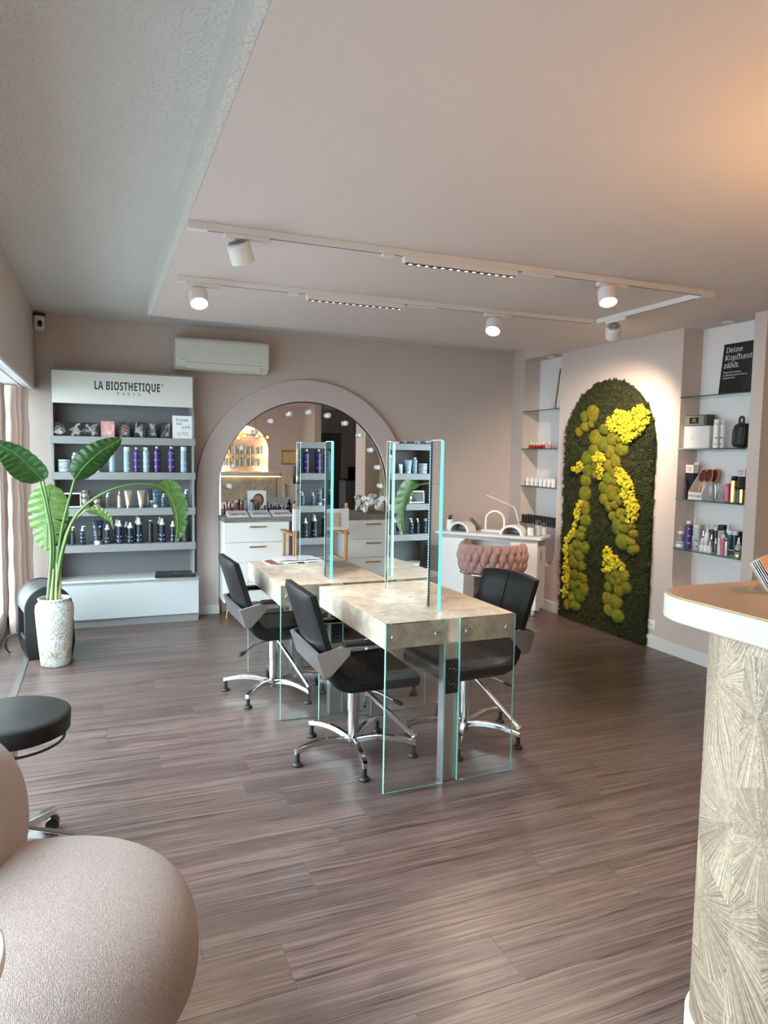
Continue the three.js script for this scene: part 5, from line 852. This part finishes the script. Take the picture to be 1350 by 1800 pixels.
{
  // niche by the desk: picture frame and nail polishes
  const p = inNiche(984, 0, 0.1), t = thing('picture_frame', 'light wooden picture frame leaning against the niche wall', 'picture', [XR + 0.10, SH[0], -5.56], -PI / 2 + 0.0), w = 0.3, h = 0.40, wd = std({ map: chairWoodTex, roughness: 0.5, color: lin(0.7, 0.62, 0.55) }), lean = (g) => g.rotateX(-0.12);
  t.position.z = inNiche(970, 0, 0.06)[2] + w / 2;
  M('frame', lean(join([B(0.016, h, 0.02, -w / 2, h / 2, 0), B(0.016, h, 0.02, w / 2, h / 2, 0), B(w, 0.016, 0.02, 0, 0.008, 0), B(w, 0.016, 0.02, 0, h, 0)])), wd, t); M('mat_board', lean(B(w - 0.01, h - 0.01, 0.006, 0, h / 2, -0.004, 0)), white, t); M('picture_print', lean(B(w * 0.6, h * 0.62, 0.002, 0.02, h / 2, 0.0, 0)), std({ color: lin(0.28, 0.24, 0.22), roughness: 0.4 }), t);
  [[933.5, 0], [938.5, 0], [944, 0], [949.5, 1], [955, 2], [966, 3]].forEach(([px, k]) => put('polish', 'nail_polish', 0.016, 0.07, [P.red, P.red, P.red, P.pink][k], k === 1 ? P.champagne : P.gold, inNiche(px, 1, 0.05), k === 3 ? 'pink nail polish with gold cap standing apart' : 'red nail polish bottle with gold cap on a glass shelf', 'nail polish', k === 3 ? undefined : 'red nail polishes'));
  for (let k = 0; k < 14; k++) put('capped', 'white_polish', 0.011, 0.085, P.whitePrint, P.white, inNiche(926 + k * 3.75, 2, 0.035 + 0.02 * (k % 2)), 'slim white polish bottle in a row on the third glass shelf', 'nail polish', 'row of white polish bottles');
  for (let r = 0; r < 2; r++) for (let k = 0; k < 13; k++) put('capped', 'gel_polish', 0.0135, 0.075, P.black, P.black, inNiche(919 + k * 4.7, 3, 0.03 + r * 0.07), 'small black gel polish bottle in a crowded double row', 'nail polish', 'black gel polishes');
}
// ---------------------------------------------------------------- moss arch
{
  const t = thing('moss_arch', 'arched moss picture with dark moss, green cushion moss and yellow lichen', 'moss picture', [XR, 0, 0]);
  const zc = -4.908, R = 0.562, yt = 2.155, ys = yt - R, dark = std({ map: mossTex, roughness: 1, bumpMap: mossBump, bumpScale: 0.02 });
  const s = new THREE.Shape(); s.moveTo(-zc - R, 0.006); s.lineTo(-zc + R, 0.006); s.lineTo(-zc + R, ys); s.absarc(-zc, ys, R, 0, PI, false); s.closePath();
  const g = ext(s, 0.03, 0, 1, [], 40); g.rotateY(PI / 2).translate(-0.016, 0, 0); M('backing', uvm(g), dark, t);
  const inside = (z, y, m = 0) => y > 0.008 && (y < ys ? Math.abs(z - zc) < R - m : Math.hypot(z - zc, y - ys) < R - m);
  // tufts of dark moss: a small cluster of leaflets, many copies
  const fl = []; for (let k = 0; k < 9; k++) { const a = k * 2.4, l = 0.010 + 0.006 * ((k * 7) % 3) / 2; const q = new THREE.ConeGeometry(0.0042, l * 2, 4, 1).translate(0, l, 0).rotateZ(0.75 * ((k % 3) / 2 + 0.25)).rotateY(a); fl.push(q); }
  const tuft = join(fl), N = 15000, im = new THREE.InstancedMesh(tuft, std({ color: lin(1, 1, 1), roughness: 1 }), N), m4 = new THREE.Matrix4(), q4 = new THREE.Quaternion(), patch = fbm(5, 9, 3, 301), col = new THREE.Color(); let n = 0;
  while (n < N) {
    const z = zc + rnd(-R, R) * 1.012, y = rnd(0.0, yt + 0.008); if (!inside(z, y, -0.008)) continue;
    q4.setFromEuler(new THREE.Euler(rnd(-0.5, 0.5), rnd(0, 6.3), PI / 2 + rnd(-0.6, 0.6))); const sc = rnd(0.7, 1.5);
    m4.compose(V(-0.028, y, z), q4, V(sc, sc, sc)); im.setMatrixAt(n, m4);
    const k = patch((z + 8) / 3, y / 3), l = rnd(0.55, 1.3); col.setRGB((0.016 + 0.034 * k) * l, (0.027 + 0.026 * k) * l, (0.005 + 0.007 * k) * l); im.setColorAt(n, col); n++;
  }
  im.name = 'dark_moss'; im.userData.kind = 'stuff'; im.castShadow = im.receiveShadow = true; t.add(im);
  const z5 = (a, b) => { const p = atX(980 + a / 7.105, 660 + b / 7.105, XR - 0.04); return [p.z, p.y]; }, z6 = (a, b) => { const p = atX(980 + a / 6.92, 880 + b / 6.92, XR - 0.04); return [p.z, p.y]; };
  const greens = [[0.36, 0.36, 0.012], [0.42, 0.36, 0.012], [0.30, 0.36, 0.012], [0.46, 0.38, 0.014]].map(([r, g2, b]) => std({ color: lin(r, g2, b), map: cushTex, roughness: 1, bumpMap: mossBump, bumpScale: 0.016 }));
  const cush = (list, f, sc) => list.forEach(([a, b, ra, rb], k) => {
    const [z, y] = f(a, b), [zr] = f(a + ra, b), [, yb] = f(a, b + rb), rz = Math.abs(zr - z) * 1.2, ry = Math.abs(yb - y) * 1.16, g2 = new THREE.SphereGeometry(1, 22, 14), p = g2.attributes.position, nn = lattice(9, 9, k + 5);
    for (let i = 0; i < p.count; i++) { const x = p.getX(i), w = 1 + 0.10 * (nn(p.getY(i) * 0.5 + 0.5, p.getZ(i) * 0.5 + 0.5) - 0.5) + 0.02 * (rnd() - 0.5); p.setXYZ(i, x * 0.034 * w, p.getY(i) * ry * w, p.getZ(i) * rz * w); }
    g2.computeVertexNormals(); M('moss_cushion', uvm(g2.translate(-0.042, y, z)), greens[(k * 7 + 3) % 4], t);
  });
  cush([[445, 475, 65, 95], [345, 515, 40, 65], [350, 645, 50, 55], [428, 610, 30, 45], [280, 705, 38, 55], [600, 670, 60, 65], [480, 780, 65, 90], [695, 790, 65, 85], [795, 795, 42, 50], [580, 860, 62, 85], [460, 935, 60, 70], [805, 925, 70, 80], [665, 955, 55, 85], [380, 1035, 65, 80], [735, 1075, 52, 85], [480, 1105, 38, 75], [645, 1135, 52, 78], [395, 1190, 60, 75], [478, 1240, 38, 52], [360, 1310, 55, 75], [725, 1220, 40, 55], [640, 1290, 65, 80], [735, 1320, 42, 55], [590, 1400, 55, 80], [695, 1460, 65, 100], [800, 1415, 40, 75], [590, 1540, 50, 70], [350, 1475, 62, 90], [790, 1550, 45, 65], [645, 1620, 35, 40], [725, 1620, 45, 50]], z5);
  cush([[345, 90, 45, 80], [345, 245, 58, 70], [310, 345, 40, 40], [280, 420, 55, 65], [245, 530, 50, 55], [340, 575, 42, 70], [180, 600, 40, 70], [275, 665, 55, 70], [205, 740, 58, 80], [300, 795, 40, 60], [215, 905, 52, 65], [290, 915, 28, 45], [335, 950, 30, 50], [205, 1030, 45, 70], [275, 1005, 35, 45], [335, 1080, 40, 75], [190, 1170, 45, 65], [275, 1150, 60, 75], [125, 1260, 32, 60], [220, 1275, 58, 55], [775, 165, 55, 65], [855, 140, 35, 50], [710, 60, 40, 50], [680, 190, 40, 55], [640, 90, 35, 45], [740, 310, 60, 100], [825, 340, 60, 60], [910, 310, 45, 50], [930, 405, 45, 50], [800, 495, 75, 95], [900, 500, 50, 55], [915, 600, 45, 55], [970, 590, 28, 50], [820, 240, 45, 50], [640, 910, 45, 70], [730, 890, 50, 65], [825, 915, 50, 70], [695, 990, 40, 50], [770, 990, 38, 45], [630, 1045, 40, 60], [760, 1090, 55, 70], [850, 1060, 52, 65], [615, 1190, 50, 80], [720, 1230, 65, 95], [630, 1320, 48, 75], [740, 1400, 70, 75]], z6);
  // yellow lichen: knobbly sprigs, many copies
  const polys = [[z5, [[755, 440], [840, 435], [905, 470], [990, 420], [1075, 375], [1135, 430], [1155, 590], [1080, 700], [1000, 780], [895, 850], [835, 820], [840, 745], [750, 700], [650, 690], [640, 620], [680, 520], [750, 490]]], [z5, [[520, 945], [600, 985], [625, 1060], [590, 1120], [610, 1220], [560, 1295], [520, 1220], [520, 1100], [475, 1030]]], [z5, [[760, 1165], [805, 1145], [865, 1210], [955, 1340], [970, 1450], [1010, 1590], [1035, 1680], [985, 1720], [920, 1690], [830, 1500], [840, 1400], [775, 1290]]], [z5, [[220, 1160], [300, 1080], [340, 1100], [340, 1180], [255, 1220]]], [z5, [[300, 1570], [345, 1580], [300, 1705], [255, 1690]]], [z6, [[840, 0], [985, 0], [1010, 120], [975, 240], [880, 260], [890, 150]]], [z6, [[285, 0], [330, 0], [290, 100], [290, 220], [230, 330], [225, 420], [170, 500], [150, 580], [150, 700], [160, 800], [165, 960], [150, 1080], [85, 1210], [75, 1180], [110, 1030], [95, 970], [100, 800], [95, 680], [120, 520], [140, 430], [200, 380], [245, 240], [255, 110]]], [z6, [[610, 560], [680, 600], [770, 710], [840, 820], [840, 860], [760, 800], [690, 860], [590, 860], [580, 770], [595, 640]]]].map(([f, ps]) => ps.map(([a, b]) => f(a, b)));
  const inPoly = (z, y, P2) => { let c = false; for (let i = 0, j = P2.length - 1; i < P2.length; j = i++) if ((P2[i][1] > y) !== (P2[j][1] > y) && z < (P2[j][0] - P2[i][0]) * (y - P2[i][1]) / (P2[j][1] - P2[i][1]) + P2[i][0]) c = !c; return c; };
  const bl = []; for (let k = 0; k < 6; k++) { const a = k * 1.05; bl.push(S(0.0058, 0.0075 * Math.cos(a), 0.004 * ((k * 5) % 3), 0.0075 * Math.sin(a), 1, 1, 1, 7)); } bl.push(S(0.0066, 0, 0.008, 0, 1, 1, 1, 7));
  const spots = []; for (const P2 of polys) { const zs = P2.map((p) => p[0]), ys2 = P2.map((p) => p[1]), area = (Math.max(...zs) - Math.min(...zs)) * (Math.max(...ys2) - Math.min(...ys2)); for (let k = 0; k < area * 5200; k++) { const z = rnd(Math.min(...zs), Math.max(...zs)), y = rnd(Math.min(...ys2), Math.max(...ys2)); if (inPoly(z, y, P2)) spots.push([z, y]); } }
  const li = new THREE.InstancedMesh(join(bl), std({ color: lin(1, 1, 1), roughness: 0.95 }), spots.length);
  spots.forEach(([z, y], i) => { q4.setFromEuler(new THREE.Euler(rnd(-0.5, 0.5), rnd(0, 6.3), PI / 2 + rnd(-0.4, 0.4))); const sc = rnd(0.8, 1.5); m4.compose(V(-0.045 - rnd(0, 0.035), y, z), q4, V(sc, sc, sc)); li.setMatrixAt(i, m4); const l = rnd(0.8, 1.15); li.setColorAt(i, col.setRGB(0.55 * l, 0.46 * l, 0.02 * l)); });
  li.name = 'yellow_lichen'; li.userData.kind = 'stuff'; li.castShadow = li.receiveShadow = true; t.add(li);
}
{
  const p = atX(1146, 1098, XR), t = thing('wall_socket', 'white wall socket just above the skirting beside the moss arch', 'socket', [XR, p.y, p.z], -PI / 2);
  M('plate', B(0.08, 0.08, 0.01, 0, 0, 0.005, 0.003), whiteGloss, t); M('well', [new THREE.TorusGeometry(0.021, 0.003, 8, 24).translate(0, 0, 0.011)], white, t); M('pin_hole', [S(0.0035, -0.009, 0, 0.0105), S(0.0035, 0.009, 0, 0.0105)], black, t);
}
// ---------------------------------------------------------------- reception counter
{
  const t = thing('reception_counter', 'reception counter with tan top, cream edge and fan-patterned wood front', 'counter', [2.2, 0, -1.1]);
  const ro = (x0, x1, z0, z1, r) => { const s = new THREE.Shape(); s.moveTo(x0, z0 + r); s.quadraticCurveTo(x0, z0, x0 + r, z0); s.lineTo(x1 - 0.05, z0); s.quadraticCurveTo(x1, z0, x1, z0 + 0.05); s.lineTo(x1, z1); s.lineTo(x0, z1); s.closePath(); return s; };
  const flatY = (g, y) => g.rotateX(PI / 2).translate(0, y, 0);   // outline x,z to the ground plane
  const x0 = 1.302 - 2.2, x1 = 2.86 - 2.2, z0 = -1.4265 + 1.1, z1 = 0.3;
  M('edge_band', flatY(ext(ro(x0, x1, z0, z1, 0.16), 0.06, 0.004, 2, [], 24), 1.13), std({ color: lin(0.47, 0.44, 0.37), roughness: 0.4 }), t);
  M('counter_top', flatY(ext(ro(x0 + 0.006, x1 - 0.006, z0 + 0.006, z1 - 0.006, 0.155), 0.006, 0.001, 1, [], 24), 1.1605), std({ color: lin(0.42, 0.25, 0.13), roughness: 0.28 }), t);
  const b = ro(x0 + 0.065, x1 - 0.05, z0 + 0.07, z1 - 0.05, 0.2), pts = b.getPoints(24), pos = [], uv = [], ix = []; let u = 0;
  pts.forEach((p, i) => { if (i) u += p.distanceTo(pts[i - 1]); for (const y of [0.065, 1.10]) { pos.push(p.x, y, p.y); uv.push(-u + 0.35, y + 0.1); } });
  for (let i = 0; i < pts.length - 1; i++) { const a = i * 2; ix.push(a, a + 1, a + 2, a + 1, a + 3, a + 2); }
  const g = new THREE.BufferGeometry(); g.setAttribute('position', new THREE.Float32BufferAttribute(pos, 3)); g.setAttribute('uv', new THREE.Float32BufferAttribute(uv, 2)); g.setIndex(ix); g.computeVertexNormals();
  M('patterned_front', g, std({ map: fanTex, roughness: 0.5, side: THREE.DoubleSide }), t);
  M('plinth', flatY(ext(ro(x0 + 0.058, x1 - 0.05, z0 + 0.063, z1 - 0.05, 0.2), 0.065, 0.003, 1, [], 24), 0.0335), white, t);
  M('light_strip', B(1.2, 0.008, 0.012, 0.05, 1.092, z0 + 0.05, 0.001), std({ color: lin(1, 0.85, 0.6), emissive: lin(1, 0.72, 0.38), emissiveIntensity: 5 }), t);
  const l = new THREE.RectAreaLight(GOLD, 4, 1.2, 0.012); l.position.set(0.05, 1.084, z0 + 0.035); l.rotation.x = -PI / 2; t.add(l);
}
{
  const p = atY(1330, 1046, 1.1245), t = thing('card_holder', 'clear acrylic holder filled with flyers on the counter', 'card holder', [1.62, 1.178, -1.287], 0.55);
  const acr = clearPlastic, tilt = (g) => g.rotateX(-0.55);
  M('acrylic_back', tilt(B(0.13, 0.085, 0.003, 0, 0.042, -0.018, 0)), acr, t); M('acrylic_front', tilt(B(0.13, 0.05, 0.003, 0, 0.025, 0.012, 0)), acr, t); M('acrylic_foot', B(0.13, 0.003, 0.06, 0, -0.011, -0.02, 0), acr, t);
  for (let k = 0; k < 5; k++) M('flyer', tilt(B(0.12, 0.075, 0.002, 0.001 * k, 0.041, -0.013 + k * 0.005, 0)), std({ color: k === 4 ? lin(0.6, 0.35, 0.25) : k % 2 ? lin(0.45, 0.45, 0.5) : lin(0.75, 0.74, 0.76), roughness: 0.4 }), t);
}
// ---------------------------------------------------------------- boucle tub chair at the window
{
  const t = thing('boucle_armchair', 'rounded taupe boucle armchair with a plump seat', 'armchair', [-0.20, 0, -1.83], 0);
  const blob = (rx, ry, rz, e, x, y, z, rot = [0, 0, 0]) => { const g = new THREE.SphereGeometry(1, 64, 44), p = g.attributes.position; for (let i = 0; i < p.count; i++) { const a = [p.getX(i), p.getY(i), p.getZ(i)].map((v, k) => Math.sign(v) * Math.pow(Math.abs(v), e[k])); const n = 1; p.setXYZ(i, a[0] * rx, a[1] * ry, a[2] * rz); } g.rotateX(rot[0]).rotateZ(rot[2]).rotateY(rot[1]).translate(x, y, z); g.computeVertexNormals(); return g; };
  const sphUV = (g) => { const p = g.attributes.position, uv = g.attributes.uv; for (let i = 0; i < p.count; i++) uv.setXY(i, uv.getX(i) * 2.2, uv.getY(i) * 1.1); return g; };
  M('seat_cushion', uvm(blob(0.42, 0.215, 0.39, [0.9, 0.78, 0.9], 0, 0.24, 0)), boucle, t);
  M('back_cushion', uvm(blob(0.25, 0.31, 0.42, [1, 0.95, 1], -0.275, 0.45, -0.20, [0, -0.3, 0])), boucle, t);
  M('base_ring', L([[0, 0], [0.30, 0], [0.31, 0.01], [0.31, 0.04], [0, 0.04]], 40), black, t);
}
{
  const t = thing('side_table', 'small round white side table beside the boucle armchair', 'table', [-0.354, 0, -1.2]);
  M('table_top', L([[0, 0.676], [0.19, 0.676], [0.2, 0.68], [0.2, 0.696], [0.196, 0.7], [0, 0.7]], 56), white, t); M('pedestal', L([[0, 0.012], [0.03, 0.012], [0.022, 0.06], [0.022, 0.64], [0.06, 0.676], [0, 0.676]], 24), white, t); M('foot', L([[0, 0], [0.15, 0], [0.15, 0.008], [0.03, 0.016], [0, 0.016]], 40), white, t);
}
// ---------------------------------------------------------------- black stool on casters
{
  const t = thing('stylist_stool', 'round black leather stool with chrome legs and a hoop under the seat', 'stool', [-0.315, 0, -2.80]);
  const y = 0.545; M('seat', L([[0, y - 0.075], [0.185, y - 0.075], [0.196, y - 0.07], [0.199, y - 0.02], [0.195, y - 0.006], [0.18, y], [0, y + 0.004]], 56), leather, t);
  M('piping', new THREE.TorusGeometry(0.1965, 0.003, 6, 56).rotateX(PI / 2).translate(0, y - 0.012, 0), leather, t);
  M('lever_hoop', new THREE.TorusGeometry(0.175, 0.005, 8, 48).rotateX(PI / 2).translate(0, y - 0.105, 0), black, t); M('hoop_spoke', [0, 2.1, 4.2].map((a) => rod(V(0, y - 0.09, 0), V(0.175 * Math.cos(a), y - 0.105, 0.175 * Math.sin(a)), 0.004)), black, t);
  M('column', [C(0.018, 0.018, 0.26, 0, 0.2, 0), C(0.027, 0.024, 0.16, 0, 0.08, 0)], chrome, t);
  for (let k = 0; k < 5; k++) { const a = -0.95 + k * 2 * PI / 5, s = ext([[0.02, 0.115], [0.21, 0.085], [0.21, 0.06], [0.02, 0.075]], 0.03, 0.004, 2).rotateY(-a), leg = M('leg', s, chrome, t), cx = 0.2 * Math.cos(a), cz = 0.2 * Math.sin(a); M('caster', [C(0.025, 0.025, 0.02, 0, -0.01, 0, 18).rotateX(PI / 2).translate(cx, 0.025, cz - 0.013), C(0.025, 0.025, 0.02, 0, -0.01, 0, 18).rotateX(PI / 2).translate(cx, 0.025, cz + 0.013), C(0.008, 0.008, 0.05, cx, 0.025, cz)], black, leg); }
}
// ---------------------------------------------------------------- what the arch mirror shows of the rear of the shop
{
  const w = thing('lit_niche_shelves', 'two lit shelves in the arched niche behind the counter', 'shelf', [2.8, 0, ZR + 0.1]), led = std({ color: lin(1, 0.85, 0.6), emissive: lin(1, 0.72, 0.36), emissiveIntensity: 6 });
  for (const y of [1.466, 1.213]) M('shelf_board', B(0.98, 0.012, 0.18, 0, y - 0.006, 0, 0.001), glass, w);
  const a = []; for (let k = 0; k <= 24; k++) { const an = PI * k / 24; a.push(V(0.485 * Math.cos(an), 1.55 + 0.485 * Math.sin(an), 0.07)); } M('light_strip', T([V(0.485, 1.0, 0.07), ...a, V(-0.485, 1.0, 0.07)], 0.007, 80, 6), led, w);
  for (const [x, y] of [[-0.42, 1.5], [0, 1.95], [0.42, 1.5], [0.42, 1.1], [-0.42, 1.1]]) { const l = new THREE.PointLight(GOLD, 0.22); l.position.set(x, y, 0.0); l.castShadow = true; w.add(l); }
  for (const [y, n] of [[1.466, 15], [1.213, 14]]) for (let k = 0; k < n; k++) put('capped', 'retail_bottle', 0.024, 0.14 + 0.02 * ((k * 5) % 4), [P.white, P.whitePrint, P.champagne, P.clearPrint][(k * 3) % 4], k % 3 ? P.white : P.gold, [2.39 + k * 0.056, y, ZR + 0.08 + 0.03 * (k % 2)], 'care bottle in the lit arched niche behind the counter', 'bottle', 'bottles in the lit niche');
  // retail stand with plant and white bottles
  const st = thing('retail_stand', 'black retail stand with white bottles, seen in the arch mirror', 'display', [3.3, 0, -0.9]);
  M('cabinet', B(0.5, 0.95, 0.4, 0, 0.475, 0.0, 0.004), white, st); M('stand', B(0.3, 0.55, 0.2, 0.03, 1.0, -0.08, 0.006), black, st); M('shelf', B(0.28, 0.012, 0.12, 0.03, 0.98, -0.22, 0.002), black, st); M('picture_panel', B(0.24, 0.12, 0.004, 0.03, 0.85, -0.2, 0), std({ color: lin(0.6, 0.5, 0.46), roughness: 0.5 }), st); M('white_box', B(0.16, 0.14, 0.16, -0.22, 1.0, -0.05, 0.003), white, st);
  for (let k = 0; k < 4; k++) put('dropper', 'white_flask', 0.026, 0.15, P.white, P.white, [3.23 + k * 0.065, 0.987, -1.12], 'white flask in a row on the black retail stand', 'bottle', 'white flasks on the retail stand');
  const pl = thing('small_potted_plant', 'small leafy potted plant on the black retail stand', 'plant', [3.33, 1.275, -0.98]); M('pot', L([[0, 0], [0.05, 0], [0.06, 0.09], [0.05, 0.09], [0, 0.08]], 20), black, pl); const lf = std({ color: lin(0.06, 0.12, 0.03), roughness: 0.6, side: THREE.DoubleSide }); for (let k = 0; k < 26; k++) M('leaf', S(0.04, 0, 0.05, 0, 0.45, 1, 0.12, 8).rotateZ(rnd(-1.3, 1.3)).rotateY(rnd(0, 6.3)).translate(rnd(-0.06, 0.06), rnd(0.09, 0.2), rnd(-0.06, 0.06)), lf, pl);
  const fr = thing('brass_picture', 'brass framed picture on the rear wall', 'picture', [3.8, 1.27, ZR - 0.015], PI); M('frame', B(0.44, 0.3, 0.02, 0, 0.13, 0, 0.003), brass, fr); M('picture_print', B(0.38, 0.24, 0.004, 0, 0.13, 0.0115, 0), std({ color: lin(0.6, 0.42, 0.2), roughness: 0.5 }), fr);
  const cu = thing('beige_curtain', 'beige curtain in the recess before the dark hall', 'curtain', [4.30, 2.55, -2.84]); M('cloth', drape(1.1, 2.5, 9, 0.03, 9).rotateY(-PI / 2), std({ color: lin(0.42, 0.33, 0.2), roughness: 0.85, side: THREE.DoubleSide }), cu);
  const cf = thing('coffee_counter', 'small dark sideboard with a coffee machine in the dark hall', 'sideboard', [5.75, 0, 3.2]); M('cabinet', B(0.5, 0.85, 0.5, 0, 0.425, 0, 0.004), std({ color: lin(0.35, 0.38, 0.40), roughness: 0.5 }), cf); M('top', B(0.56, 0.03, 0.54, 0, 0.865, 0, 0.003), black, cf); M('coffee_machine', B(0.22, 0.3, 0.3, 0.05, 1.03, 0, 0.02, 3), blackGloss, cf);
}
renderer.render(scene, camera);
